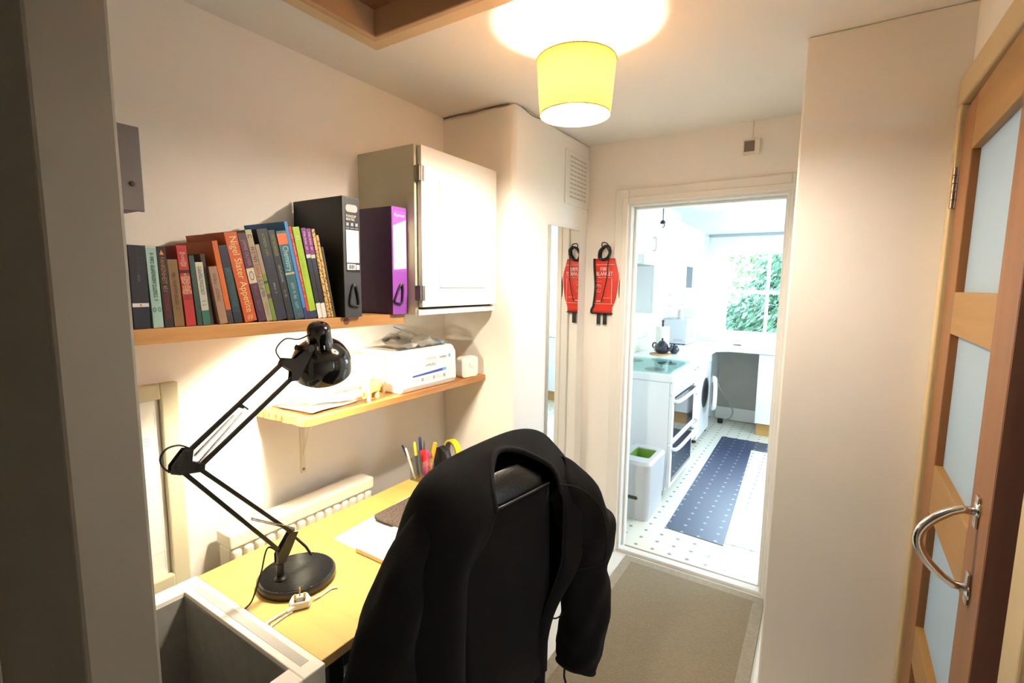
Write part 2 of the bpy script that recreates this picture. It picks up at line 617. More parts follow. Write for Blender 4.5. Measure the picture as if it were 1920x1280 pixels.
def lettering(text, center, right, up, w, h, m, parent, name='lettering', lift=0.0008, keep=True, align='C', xf=None):
    """Flat letters as mesh, fitted in w x h."""
    cu = bpy.data.curves.new('t', 'FONT')
    cu.body = text
    cu.size = 1.0
    cu.resolution_u = 3
    to = bpy.data.objects.new('t', cu)
    COL.objects.link(to)
    bpy.context.view_layer.update()
    dg = bpy.context.evaluated_depsgraph_get()
    me = bpy.data.meshes.new_from_object(to.evaluated_get(dg))
    bpy.data.objects.remove(to)
    bpy.data.curves.remove(cu)
    xs = [v.co.x for v in me.vertices]
    ys = [v.co.y for v in me.vertices]
    x0, x1, y0, y1 = min(xs), max(xs), min(ys), max(ys)
    sx, sy = w / max(x1 - x0, 1e-5), h / max(y1 - y0, 1e-5)
    if keep:
        sx = sy = min(sx, sy)
    right, up = Vector(right).normalized(), Vector(up).normalized()
    nrm = right.cross(up)
    cx, cy = (x0 + x1) / 2, (y0 + y1) / 2
    if align == 'L':
        cx = x0 + (w / 2) / sx
    c = Vector(center)
    b = MB()
    b.x = xf
    vs = [b._v(c + right * ((v.co.x - cx) * sx) + up * ((v.co.y - cy) * sy) + nrm * lift) for v in me.vertices]
    for p in me.polygons:
        try:
            b.bm.faces.new([vs[i] for i in p.vertices])
        except ValueError:
            pass
    bpy.data.meshes.remove(me)
    # keep the normals facing out of the surface
    o = b.build(name, m, parent)
    return o


def marks(n, center, right, up, w, h, m, parent, name='small_lettering', lift=0.0006, xf=None):
    """Lettering too small to read in the place: rows of short letter-like strokes."""
    right, up = Vector(right).normalized(), Vector(up).normalized()
    nrm = right.cross(up)
    c = Vector(center) + nrm * lift
    rg = random.Random(n * 31 + int(w * 10000))
    b = MB()
    b.x = xf
    cell = w / n
    for k in range(n):
        if rg.random() < 0.14:
            continue
        x = -w / 2 + k * cell
        parts = rg.sample([(0.05, 0.3, 0, 1), (0.6, 0.85, 0, 1), (0.05, 0.85, 0.8, 1), (0.05, 0.85, 0.4, 0.58), (0.05, 0.85, 0, 0.2)], 3)
        for (a0, a1, b0, b1) in parts:
            b.face([c + right * (x + a * cell) + up * ((q - 0.5) * h) for a, q in ((a0, b0), (a1, b0), (a1, b1), (a0, b1))])
    return b.build(name, m, parent)


def rrect(cx, cy, w, h, r, n=5):
    pts = []
    for (sx, sy, a) in ((1, 1, 0), (-1, 1, PI / 2), (-1, -1, PI), (1, -1, 1.5 * PI)):
        for k in range(n + 1):
            t = a + (PI / 2) * k / n
            pts.append((cx + sx * (w / 2 - r) + r * math.cos(t), cy + sy * (h / 2 - r) + r * math.sin(t)))
    return pts

# ------------------------------------------------------------------ room shell
XW, XB, XR = -1.572, -1.168, 0.30         # left wall, chimney breast, right hall wall
YA, YE, YK = 1.83, 2.62, 2.74             # alcove end, end wall, kitchen side of end wall
YP = 1.858                                # front of the right pier
ZC = 2.34
KX0, KX1, KY1, KZ = -1.50, 1.10, 6.10, 2.42

struct('floor', B(-1.72, 0.45, -1.7, YE + 0.05, -0.06, 0), M['floor_white'], 'white painted hall floor', 'floor')
struct('floor_kitchen', B(KX0 - 0.1, KX1 + 0.1, YE + 0.05, KY1 + 0.2, -0.06, 0.0), M['vinyl'], 'cream kitchen vinyl with small grey diamonds', 'floor')
struct('wall_left', B(XW - 0.12, XW, -1.7, YA, 0, ZC), M['wall'], 'off-white wall behind the desk and shelves', 'wall')
struct('wall_chimney_breast', B(XW - 0.12, XB, YA, YE, 0, ZC), M['wall'], 'projecting chimney breast with rounded corner', 'wall', bevel=0.022, seg=4)
b = MB()
DL, DR, DT = -0.912, -0.167, 1.992        # kitchen doorway
b.box(XW - 0.12, DL - 0.03, YE, YK, 0, ZC + 0.1)
b.box(DR + 0.03, KX1 + 0.1, YE, YK, 0, ZC + 0.1)
b.box(DL - 0.03, DR + 0.03, YE, YK, DT + 0.03, ZC + 0.1)
struct('wall_end', b, M['wall'], 'end wall around the kitchen doorway', 'wall')
struct('wall_pier', B(-0.10, XR + 0.12, YP, YE, 0, ZC), M['wall'], 'plain wall pier right of the kitchen doorway', 'wall', bevel=0.006)
# right hall wall with the glazed door's opening
HY, LY, DZ = 1.80, 1.075, 2.05
b = MB()
b.box(XR, XR + 0.12, HY + 0.028, YP, 0, ZC)
b.box(XR, XR + 0.12, -1.7, LY - 0.03, 0, ZC)
b.box(XR, XR + 0.12, LY - 0.03, HY + 0.028, DZ + 0.025, ZC)
struct('wall_right', b, M['wall'], 'hall wall around the glazed wooden door', 'wall')
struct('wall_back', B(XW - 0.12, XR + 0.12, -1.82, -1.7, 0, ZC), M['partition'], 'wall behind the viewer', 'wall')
# partition end at the left
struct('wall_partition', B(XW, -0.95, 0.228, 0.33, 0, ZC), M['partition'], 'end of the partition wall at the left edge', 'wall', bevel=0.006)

# ceiling with the loft-hatch opening
HX0, HX1, HYA, HYB = -1.235, -0.55, 0.45, 1.115
b = MB()
b.box(XW - 0.12, HX0, -1.7, YE, ZC, ZC + 0.12)
b.box(HX1, XR + 0.12, -1.7, YE, ZC, ZC + 0.12)
b.box(HX0, HX1, -1.7, HYA, ZC, ZC + 0.12)
b.box(HX0, HX1, HYB, YE, ZC, ZC + 0.12)
struct('ceiling', b, M['ceiling'], 'off-white hall ceiling', 'ceiling')
# fine plaster cracks where ceiling meets wall
b = MB()
b.tube(spline([(XW + 0.004, YA - 0.002, ZC - 0.006), (-1.48, YA - 0.002, ZC - 0.004), (-1.40, YA - 0.002, ZC - 0.008), (-1.31, YA - 0.002, ZC - 0.004), (-1.20, YA - 0.002, ZC - 0.007)], 5), 0.0026, 5)
b.tube(spline([(XB + 0.002, 1.88, ZC - 0.01), (XB + 0.002, 1.97, ZC - 0.02), (XB + 0.002, 2.05, ZC - 0.012)], 5), 0.0015, 5)
struct('trim_1', b, mat('crack_shadow', (0.16, 0.12, 0.07), 0.9), 'dark hairline plaster crack along the alcove ceiling', 'crack')

# loft hatch: moulding and lid
t = thing('loft_hatch', (-0.9, 0.78, ZC), 'wooden loft hatch in a cream moulded ceiling frame', 'hatch')
b = MB()
w = 0.062
for (x0, x1, y0, y1) in ((HX0 - w, HX0 + 0.006, HYA - w, HYB + w), (HX1 - 0.006, HX1 + w, HYA - w, HYB + w), (HX0 + 0.006, HX1 - 0.006, HYB - 0.006, HYB + w), (HX0 + 0.006, HX1 - 0.006, HYA - w, HYA + 0.006)):
    b.box(x0, x1, y0, y1, ZC - 0.022, ZC)
b.build('architrave', M['hatch_frame'], t, bevel=0.006, seg=3)
b = MB()
w2 = 0.03
for (x0, x1, y0, y1) in ((HX0, HX0 + 0.022, HYA, HYB), (HX1 - 0.022, HX1, HYA, HYB), (HX0 + 0.022, HX1 - 0.022, HYB - 0.022, HYB), (HX0 + 0.022, HX1 - 0.022, HYA, HYA + 0.022)):
    b.box(x0, x1, y0, y1, ZC - 0.034, ZC + 0.09)
b.build('lining', mat('hatch_lining_paint', (0.52, 0.34, 0.19), 0.5), t, bevel=0.004)
B(HX0 + 0.022, HX1 - 0.022, HYA + 0.022, HYB - 0.022, ZC + 0.045, ZC + 0.065).build('lid', M['hatch_wood'], t)

# skirting, thresholds, door casings
struct('baseboard_pier', B(-0.118, -0.10, YP, YE - 0.02, 0, 0.10), M['gloss_white'], 'white skirting along the pier side', 'skirting', bevel=0.004)
struct('baseboard_breast', B(XB, XB + 0.016, YA + 0.02, YE, 0, 0.11), M['gloss_white'], 'white skirting under the tall mirror', 'skirting', bevel=0.004)
struct('baseboard_left', B(XW, XW + 0.016, 0.345, YA, 0, 0.11), M['gloss_white'], 'white skirting behind the desk', 'skirting', bevel=0.004)
b = MB()
b.box(DL - 0.03, DR + 0.03, YE - 0.005, YE + 0.045, 0, 0.018)
struct('trim_2', b, M['floor_white'], 'white painted threshold board of the kitchen doorway', 'threshold', bevel=0.004)
b = MB()
b.box(DL, DR, YE + 0.045, YE + 0.075, 0, 0.008)
struct('trim_3', b, mat('threshold_strip', (0.30, 0.20, 0.14), 0.5), 'thin brown strip at the kitchen floor edge', 'threshold')
# kitchen doorway casing
b = MB()
cw = 0.088
b.box(DL - cw, DL - 0.012, YE - 0.018, YE, 0, DT + cw)
b.box(DL - 0.045, DL - 0.012, YE - 0.026, YE - 0.016, 0, DT + 0.045)
b.box(DR + 0.012, -0.10, YE - 0.018, YE, 0, DT + cw)
b.box(DL - 0.012, DR + 0.012, YE - 0.018, YE, DT + 0.012, DT + cw)
b.box(DL - 0.012, DR + 0.045, YE - 0.026, YE - 0.016, DT + 0.012, DT + 0.045)
struct('door_1', b, M['gloss_white'], 'white moulded casing of the kitchen doorway', 'door casing', bevel=0.005, seg=3)
b = MB()
b.box(DL - 0.03, DL, YE - 0.002, YK + 0.01, 0, DT)
b.box(DR, DR + 0.03, YE - 0.002, YK + 0.01, 0, DT)
b.box(DL - 0.03, DR + 0.03, YE - 0.002, YK + 0.01, DT, DT + 0.03)
b.box(DL, DL + 0.012, YE + 0.05, YE + 0.085, 0, DT)
b.box(DR - 0.012, DR, YE + 0.05, YE + 0.085, 0, DT)
b.box(DL + 0.012, DR - 0.012, YE + 0.05, YE + 0.085, DT - 0.012, DT)
struct('trim_4', b, M['trim_white'], 'white lining of the kitchen doorway', 'door lining', bevel=0.003)
# casing of the glazed door on the right
b = MB()
b.box(XR - 0.024, XR, HY + 0.012, YP - 0.001, 0, DZ + 0.01)
b.box(XR - 0.012, XR, LY - 0.10, LY - 0.022, 0, DZ + 0.01)
b.box(XR - 0.024, XR, LY - 0.10, YP - 0.001, DZ + 0.01, DZ + 0.085)
struct('door_2', b, mat('cream_casing_paint', (0.58, 0.44, 0.24), 0.4), 'cream casing around the glazed wooden door', 'door casing', bevel=0.006, seg=3)
b = MB()
b.box(XR - 0.002, XR + 0.12, HY + 0.004, HY + 0.028, 0, DZ)
b.box(XR - 0.002, XR + 0.12, LY - 0.03, LY - 0.008, 0, DZ)
b.box(XR - 0.002, XR + 0.12, LY - 0.03, HY + 0.028, DZ, DZ + 0.025)
struct('trim_5', b, M['door_edge_shaded'], 'dark lining of the glazed door opening', 'door lining')
# room beyond the glazed door: unseen, with a window added to light the panes
b = MB()
b.box(XR + 0.12, 2.0, -0.2, 0.0, 0, ZC)
b.box(XR + 0.12, 2.0, 2.50, 2.6, 0, ZC)
b.box(1.9, 2.0, 0.0, 0.7, 0, ZC)
b.box(1.9, 2.0, 1.9, 2.5, 0, ZC)
b.box(1.9, 2.0, 0.7, 1.9, 0, 0.9)
b.box(1.9, 2.0, 0.7, 1.9, 2.1, ZC)
struct('wall_far_room', b, M['kitchen_wall'], 'walls of the room behind the glazed door', 'wall')
struct('floor_far_room', B(XR + 0.12, 2.0, -0.2, 2.6, -0.06, 0), M['floor_white'], 'floor of the room behind the glazed door', 'floor')
struct('ceiling_far_room', B(XR + 0.12, 2.0, -0.2, 2.6, ZC, ZC + 0.1), M['ceiling'], 'ceiling of the room behind the glazed door', 'ceiling')

# glazed door, slightly ajar
ang = R(1.6)
t = thing('glazed_door', (XR - 0.013, HY, 0.008), 'oak door with four frosted glass panes and chrome bow handle', 'door')
ddir = Vector((-math.sin(ang), -math.cos(ang), 0))
dn = Vector((-math.cos(ang), math.sin(ang), 0))        # towards the hall
dm = Matrix(((ddir.x, dn.x, 0, XR - 0.013), (ddir.y, dn.y, 0, HY), (0, 0, 1, 0.008), (0, 0, 0, 1)))
DW, SL = 0.70, 0.14
rows = [(1.898, 1.545), (1.438, 1.085), (0.95, 0.62), (0.51, 0.17)]


def dbox(s0, s1, n0, n1, z0, z1):
    q = MB()
    q.x = dm
    return q.box(s0, s1, n0, n1, z0, z1)


dbox(0, SL, -0.04, 0, 0, 2.03).build('stile', M['door_wood'], t, bevel=0.002)
dbox(DW - SL, DW - 0.004, -0.04, 0, 0, 2.03).build('stile', M['door_wood'], t, bevel=0.002)
dbox(DW - 0.004, DW, -0.04, -0.001, 0, 2.03).build('shaded_edge', M['door_edge_shaded'], t)  # dark strip stands for the latch edge lying in shade
zs = [2.03] + [z for r_ in rows for z in r_] + [0.0]
for i in range(5):
    dbox(SL, DW - SL, -0.04, 0, zs[2 * i + 1] - 0.0, zs[2 * i]).build('rail', M['door_rail'], t, bevel=0.002)
for (z1, z0) in rows:
    dbox(SL - 0.004, DW - SL + 0.004, -0.026, -0.018, z0 - 0.004, z1 + 0.004).build('glass_pane', M['frosted'], t)
for zz in (1.82, 0.25):
    h = MB()
    h.x = dm
    for k in range(5):
        h.tube([(-0.006, 0.006, zz - 0.045 + 0.022 * k), (-0.006, 0.006, zz - 0.045 + 0.022 * k + 0.020)], 0.0065, 10)
    h.build('hinge', M['bronze'], t, smooth='auto')
h = MB()
h.x = dm
hs = DW - 0.078
pts = [(hs, 0.0, 1.145), (hs, 0.022, 1.145)] + [(hs, 0.022 + 0.058 * math.sin(PI * k / 16) ** 0.8, 1.145 - 0.15 * k / 16) for k in range(1, 16)] + [(hs, 0.022, 0.995), (hs, 0.0, 0.995)]
h.tube(pts, [0.0075] * 3 + [0.0085] * (len(pts) - 6) + [0.0075] * 3, 12)
hd = h.build('handle', M['chrome'], t, smooth=True)
h = MB()
h.x = dm
for zz in (1.145, 0.995):
    h.lathe([(0.0, 0.007), (0.012, 0.006), (0.017, 0.003), (0.018, 0.0), (0.0, 0.0)], (hs, 0, zz + (0.006 if zz > 1.1 else -0.006)), (0, 1, 0), 20)
    h.box(hs - 0.011, hs + 0.011, 0, 0.005, zz - 0.03, zz + 0.03)
h.build('handle_rose', M['chrome'], hd, smooth='auto', bevel=0.0015)

# ------------------------------------------------------------------ kitchen shell
b = MB()
KW0, KW1, KWB, KWT = -1.17, 1.04, 0.955, 2.165
b.box(KX0 - 0.1, KW0, KY1, KY1 + 0.22, 0, KZ)
b.box(KW1, KX1 + 0.1, KY1, KY1 + 0.22, 0, KZ)
b.box(KW0, KW1, KY1, KY1 + 0.22, 0, KWB)
b.box(KW0, KW1, KY1, KY1 + 0.22, KWT, KZ)
struct('wall_kitchen_far', b, M['kitchen_wall'], 'far kitchen wall with the garden window', 'wall')
struct('wall_kitchen_left', B(KX0 - 0.1, KX0, YK, KY1, 0, KZ), M['kitchen_wall'], 'left kitchen wall behind the cooker', 'wall')
b = MB()
b.box(KX1, KX1 + 0.1, YK, 3.7, 0, KZ)
b.box(KX1, KX1 + 0.1, 4.7, KY1, 0, KZ)
b.box(KX1, KX1 + 0.1, 3.7, 4.7, 0, 0.95)
b.box(KX1, KX1 + 0.1, 3.7, 4.7, 1.95, KZ)
struct('wall_kitchen_right', b, M['kitchen_wall'], 'right kitchen wall with an added side opening for daylight', 'wall')
struct('ceiling_kitchen', B(KX0 - 0.1, KX1 + 0.1, YK, KY1 + 0.2, KZ, KZ + 0.1), M['kitchen_wall'], 'white kitchen ceiling', 'ceiling')
struct('wall_tiling', B(KX0, KX0 + 0.008, 3.3, KY1, 0.925, 1.325), M['tile'], 'cream wall tiles above the kitchen worktop', 'wall tiles')
b = MB()
fw = 0.055
yw0, yw1 = KY1 + 0.07, KY1 + 0.12
b.box(KW0, -0.955, yw0, yw1, KWB, KWT)
b.box(KW1 - fw, KW1, yw0, yw1, KWB, KWT)
b.box(-0.955, KW1 - fw, yw0, yw1, KWB, 1.045)
b.box(-0.955, KW1 - fw, yw0, yw1, KWT - 0.10, KWT)
b.box(-0.955, KW1 - fw, yw0 + 0.005, yw1 - 0.005, 1.483, 1.523)
for x in (-0.535, -0.10, 0.33):
    for (z0, z1) in ((1.045, 1.483), (1.523, KWT - 0.10)):
        b.box(x - 0.016, x + 0.016, yw0 + 0.005, yw1 - 0.005, z0, z1)
wn = struct('window_1', b, M['trim_white'], 'white small-paned kitchen window onto the garden', 'window')
B(KW0 + 0.2, KW1 - 0.03, yw0 + 0.022, yw0 + 0.026, 1.0, KWT - 0.05).build('glass_pane', M['window_glass'], wn)
struct('trim_6', B(KW0, KW1, KY1 - 0.02, yw0 - 0.001, KWB - 0.001, KWB + 0.02), M['trim_white'], 'white sill of the kitchen window', 'window sill', bevel=0.004)
b = MB()
b.box(KX1 + 0.02, KX1 + 0.06, 3.7, 3.75, 0.95, 1.95)
b.box(KX1 + 0.02, KX1 + 0.06, 4.65, 4.7, 0.95, 1.95)
b.box(KX1 + 0.02, KX1 + 0.06, 3.75, 4.65, 0.95, 1.0)
b.box(KX1 + 0.02, KX1 + 0.06, 3.75, 4.65, 1.9, 1.95)
struct('window_added_2', b, M['trim_white'], 'added unseen side window letting daylight into the kitchen', 'window')  # out of view, added to bring daylight onto the kitchen floor
b = MB()
b.box(1.93, 1.97, 0.7, 0.76, 0.9, 2.1)
b.box(1.93, 1.97, 1.84, 1.9, 0.9, 2.1)
b.box(1.93, 1.97, 0.7, 1.9, 0.9, 0.96)
b.box(1.93, 1.97, 0.7, 1.9, 2.04, 2.1)
struct('window_added_3', b, M['trim_white'], 'added unseen window lighting the glazed door panes from behind', 'window')  # out of view, added so daylight passes through the frosted panes

# roller blind pulled up over the window
t = thing('roller_blind', (-0.4, KY1 - 0.03, 2.10), 'white roller blind rolled high over the kitchen window', 'blind')
MB().tube([(-1.17, KY1 - 0.03, 2.145), (0.75, KY1 - 0.03, 2.145)], 0.016, 14).build('roller', mat('blind_rail', (0.30, 0.31, 0.34), 0.5), t, smooth='auto')
B(-1.15, 0.73, KY1 - 0.022, KY1 - 0.019, 1.945, 2.14).build('fabric', translucent('blind_cloth', (0.86, 0.86, 0.85), (0.8, 0.8, 0.8), 0.35), t)
B(-1.15, 0.73, KY1 - 0.028, KY1 - 0.014, 1.93, 1.948).build('bottom_bar', M['trim_white'], t)

# ------------------------------------------------------------------ garden beyond the window
struct('ground', B(-14, 14, KY1 + 0.22, 30, -0.5, -0.4), M['lawn'], 'garden lawn beyond the kitchen window', 'lawn')


def leafy(name, mb, centre, rad, n, m, parent, size=0.06):
    c = Vector(centre)
    for _ in range(n):
        while True:
            p = Vector((random.uniform(-1, 1), random.uniform(-1, 1), random.uniform(-1, 1)))
            if 0.25 < p.length < 1:
                break
        q = c + Vector((p.x * rad[0], p.y * rad[1], p.z * rad[2]))
        a = Vector((random.gauss(0, 1), random.gauss(0, 1), random.gauss(0, 1))).normalized()
        u = a.orthogonal().normalized()
        v = a.cross(u)
        s = size * random.uniform(0.6, 1.5)
        mb.face([q - u * s, q - v * s * 0.42 + a * s * 0.1, q + u * s, q + v * s * 0.42 + a * s * 0.1])
    return mb


def shrub(loc, blobs, m, label, trunk=True, size=0.06, name='garden_shrub', cat='shrub'):
    t = thing(name, loc, label, cat, 'shrubs in the garden')
    mb = MB()
    for (dx, dy, dz, rx, ry, rz, n) in blobs:
        leafy('foliage', mb, (loc[0] + dx, loc[1] + dy, loc[2] + dz), (rx, ry, rz), n, m, t, size)
    mb.build('foliage', m, t)
    k = MB()
    for (dx, dy, dz, rx, ry, rz, n) in blobs:
        k.tube(spline([loc, (loc[0] + dx * 0.3, loc[1] + dy * 0.3, loc[2] + dz * 0.5), (loc[0] + dx, loc[1] + dy, loc[2] + dz)], 5), [0.05 - 0.035 * i / 10 for i in range(11)], 7)
    k.build('trunk', M['bark'], t, smooth=True)
    return t


shrub((-0.75, 8.5, -0.4), [(0.1, 0, 1.55, 0.62, 0.5, 0.6, 1900), (-0.35, 0.1, 1.3, 0.4, 0.4, 0.45, 900), (0.65, 0.1, 1.2, 0.5, 0.5, 0.6, 1300), (0.35, 0.2, 2.2, 0.6, 0.4, 0.5, 900)], M['leaf_b'], 'blue-green leafy shrub low behind the kitchen window', size=0.055)
shrub((0.25, 9.8, -0.4), [(-0.4, 0, 2.75, 0.75, 0.6, 0.7, 1500), (0.5, 0, 2.9, 0.8, 0.6, 0.7, 1300), (0.0, 0, 3.6, 0.8, 0.6, 0.6, 900)], M['leaf_a'], 'green garden tree filling the upper window panes', size=0.075, name='garden_tree', cat='tree')
shrub((-1.35, 11.0, -0.4), [(0, 0, 2.0, 0.9, 0.6, 0.9, 900), (0.5, 0, 3.0, 0.8, 0.6, 0.7, 600)], M['leaf_c'], 'pale loose shrub at the left side of the window view', size=0.07)
shrub((1.5, 8.4, -0.4), [(0, 0, 1.2, 0.8, 0.5, 0.8, 1800), (-0.5, 0.1, 2.0, 0.6, 0.4, 0.6, 800)], M['leaf_a'], 'dense green shrub at the right side of the window view', size=0.055)

# ------------------------------------------------------------------ pendant lamp
PC = (-0.678, 1.40)
t = thing('pendant_lamp', (PC[0], PC[1], ZC), 'yellow drum pendant lampshade lit below the hall ceiling', 'lamp')
zt, zb = 2.232, 2.075
MB().lathe([(0.118, zt), (0.106, zb)], (PC[0], PC[1], 0), n=64).build('lamp_shade', M['shade_yellow'], t, smooth=True, solid=0.0015)
for (r, z) in ((0.1185, zt), (0.1065, zb)):
    b = MB()
    b.tube([(PC[0] + r * math.cos(2 * PI * k / 64), PC[1] + r * math.sin(2 * PI * k / 64), z) for k in range(64)], 0.0018, 6, closed=True)
    b.build('shade_rim', M['shade_trim'], t, smooth=True)
MB().lathe([(0.0, ZC - 0.028), (0.02, ZC - 0.028), (0.038, ZC - 0.012), (0.042, ZC), (0.0, ZC)], (PC[0], PC[1], 0), n=28).build('ceiling_rose', M['white_plastic'], t, smooth='auto')
MB().tube([(PC[0], PC[1], ZC - 0.02), (PC[0], PC[1], 2.205)], 0.0028, 8).build('cord', M['cream_plastic'], t)
b = MB()
b.lathe([(0.012, 2.215), (0.016, 2.20), (0.017, 2.165), (0.0, 2.165)], (PC[0], PC[1], 0), n=20, cap0=True)
for k in range(3):
    a = 2 * PI * k / 3 + 0.3
    b.tube([(PC[0] + 0.016 * math.cos(a), PC[1] + 0.016 * math.sin(a), 2.205), (PC[0] + 0.117 * math.cos(a), PC[1] + 0.117 * math.sin(a), 2.226)], 0.0014, 6)
b.build('lamp_holder', M['white_plastic'], t, smooth='auto')
MB().lathe([(0.0, 2.078), (0.016, 2.082), (0.026, 2.095), (0.028, 2.108), (0.021, 2.128), (0.013, 2.146), (0.0, 2.165)], (PC[0], PC[1], 0), n=24).build('bulb', M['bulb'], t, smooth=True)

# ------------------------------------------------------------------ desk
t = thing('desk', (-1.154, 1.15, 0), 'oak veneer desk with black legs along the left wall', 'desk')
DX0, DX1, DY0, DY1, DTZ = -1.433, -0.875, 0.598, 1.70, 0.73
B(DX0, DX1, DY0, DY1, DTZ - 0.025, DTZ).build('desktop', M['oak'], t, bevel=0.0015)
b = MB()
b.box(DX0 + 0.01, DX1 - 0.001 + 0.0015, DY0 - 0.0012, DY0, DTZ - 0.024, DTZ - 0.001)
b.box(DX1, DX1 + 0.0012, DY0, DY1, DTZ - 0.024, DTZ - 0.001)
b.build('edge_band', M['oak_edge'], t)
for (x, y) in ((DX0 + 0.03, DY0 + 0.03), (DX1 - 0.055, DY0 + 0.03), (DX0 + 0.03, DY1 - 0.06), (DX1 - 0.055, DY1 - 0.06)):
    B(x, x + 0.04, y, y + 0.04, 0, DTZ - 0.025).build('leg', M['black_metal'], t, bevel=0.003)
b = MB()
b.box(DX0 + 0.03, DX1 - 0.02, DY0 + 0.035, DY0 + 0.06, DTZ - 0.075, DTZ - 0.0255)
b.box(DX0 + 0.03, DX1 - 0.02, DY1 - 0.06, DY1 - 0.035, DTZ - 0.075, DTZ - 0.0255)
b.box(DX1 - 0.05, DX1 - 0.02, DY0 + 0.04, DY1 - 0.04, DTZ - 0.075, DTZ - 0.0255)
b.build('under_frame', M['black_metal'], t)

# radiator behind the desk
t = thing('radiator', (XW, 0.985, 0.12), 'cream panel radiator on the left wall behind the desk', 'radiator')
rx0, rx1, ry0, ry1, rz0, rz1 = -1.545, -1.462, 0.705, 1.266, 0.15, 0.79
B(rx0, rx1, ry0, ry1, rz1 - 0.045, rz1).build('top_cover', M['radiator'], t, bevel=0.006, seg=3)
b = MB()
n = 15
for k in range(n):
    y0 = ry0 + 0.006 + (ry1 - ry0 - 0.012) * k / n
    y1 = y0 + (ry1 - ry0 - 0.012) / n * 0.74
    b.box(rx0 + 0.01, rx1 + 0.006, y0, y1, rz0, rz1 - 0.05)
b.box(rx0 + 0.004, rx1 - 0.010, ry0 + 0.004, ry1 - 0.004, rz0, rz1 - 0.046)
b.build('front_panel', M['radiator'], t, bevel=0.008, seg=3)
for y in (0.80, 1.17):
    B(XW, rx0 + 0.02, y - 0.02, y + 0.02, 0.2, 0.7).build('wall_bracket', M['radiator'], t)
for y in (ry0 + 0.03, ry1 - 0.03):
    MB().tube([(-1.50, y, 0.0), (-1.50, y, 0.18)], 0.008, 8).build('pipe', M['radiator'], t)

# white open box between the partition and the desk
t = thing('storage_box', (-1.132, 0.46, 0), 'open white box with grey felt lining beside the desk end', 'box')
bx0, bx1, by0, by1, bz = -1.415, -0.846, 0.336, 0.588, 0.745
tw = 0.052
b = MB()
b.box(bx0, bx1, by1 - tw, by1, 0, bz)
b.box(bx0, bx1, by0, by0 + 0.02, 0, bz)
b.box(bx0, bx0 + tw, by0 + 0.02, by1 - tw, 0, bz)
b.box(bx1 - tw, bx1, by0 + 0.02, by1 - tw, 0, bz)
b.box(bx0 + tw, bx1 - tw, by0 + 0.02, by1 - tw, 0, 0.03)
b.build('body', M['white_box'], t, bevel=0.003)
b = MB()
b.box(bx0 + tw, bx1 - tw, by1 - tw - 0.003, by1 - tw, 0.03, bz - 0.012)
b.box(bx0 + tw, bx1 - tw, by0 + 0.02, by0 + 0.023, 0.03, bz - 0.012)
b.box(bx0 + tw, bx0 + tw + 0.003, by0 + 0.023, by1 - tw - 0.003, 0.03, bz - 0.012)
b.box(bx1 - tw - 0.003, bx1 - tw, by0 + 0.023, by1 - tw - 0.003, 0.03, bz - 0.012)
b.box(bx0 + tw, bx1 - tw, by0 + 0.023, by1 - tw - 0.003, 0.03, 0.034)
b.build('lining', M['box_grey'], t)
B(bx0 + 0.06, bx1 - 0.035, by1 - 0.036, by1 - 0.016, bz - 0.001, bz + 0.0008).build('groove', M['box_groove'], t)

# ------------------------------------------------------------------ upper shelf, lower shelf
US = 1.447
t = thing('upper_shelf', (-1.447, 0.83, US - 0.036), 'thick pine bookshelf plank on the left wall', 'shelf')
B(XW, -1.322, 0.335, 1.312, US - 0.036, US).build('plank', M['pine'], t, bevel=0.002)
MB().lathe([(0.0, 0.0008), (0.006, 0.0008), (0.011, 0.0004), (0.012, 0.0)], (-1.322, 1.045, US - 0.014), (1, 0, 0), 16).build('knot', mat('pine_knot', (0.16, 0.055, 0.018), 0.6), t)
LS, LT = 1.135, 0.024
t = thing('lower_shelf', (-1.447, 1.35, LS - LT), 'narrow stained wood shelf with a chipped end under the books', 'shelf')
b = MB()
b.prism([(XW, 0.868, 0), (-1.328, 0.884, 0), (-1.320, 0.893, 0), (-1.320, YA, 0), (XW, YA, 0)], (0, 0, LS - LT), (0, 0, LT))
b.build('plank', M['pine_dark'], t, bevel=0.0012)
b = MB()
p0, p1 = Vector((XW, 0.868, 0)), Vector((-1.328, 0.884, 0))
nn = 26
lo, hi = [], []
for i in range(nn + 1):
    q = p0.lerp(p1, i / nn) + Vector((0, -0.002 - random.uniform(0, 0.003), 0))
    lo.append(q + Vector((0, 0, LS - LT + random.uniform(0, 0.003))))
    hi.append(q + Vector((0, 0.002, LS + 0.0008 - random.uniform(0, 0.003))))
b.grid([lo, hi])
b.build('broken_end', M['chipboard'], t, solid=0.001)


def bracket(parent, y, drop, out):
    b = MB()
    b.box(XW, XW + 0.004, y - 0.009, y + 0.009, LS - LT - drop, LS - LT)
    b.box(XW, XW + out, y - 0.009, y + 0.009, LS - LT - 0.004, LS - LT)
    b.tube(spline([(XW + 0.004, y, LS - LT - drop * 0.75), (XW + out * 0.3, y, LS - LT - drop * 0.3), (XW + out * 0.85, y, LS - LT - 0.004)], 6), 0.0035, 6)
    o = b.build('bracket', M['cream_plastic'], parent)
    c = MB()
    c.lathe([(0.0, 0.003), (0.005, 0.002), (0.006, 0.0)], (XW + 0.004, y, LS - LT - drop + 0.014), (1, 0, 0), 12)
    c.build('screw', M['bronze'], o)


bracket(t, 1.03, 0.25, 0.17)
bracket(t, 1.74, 0.05, 0.235)

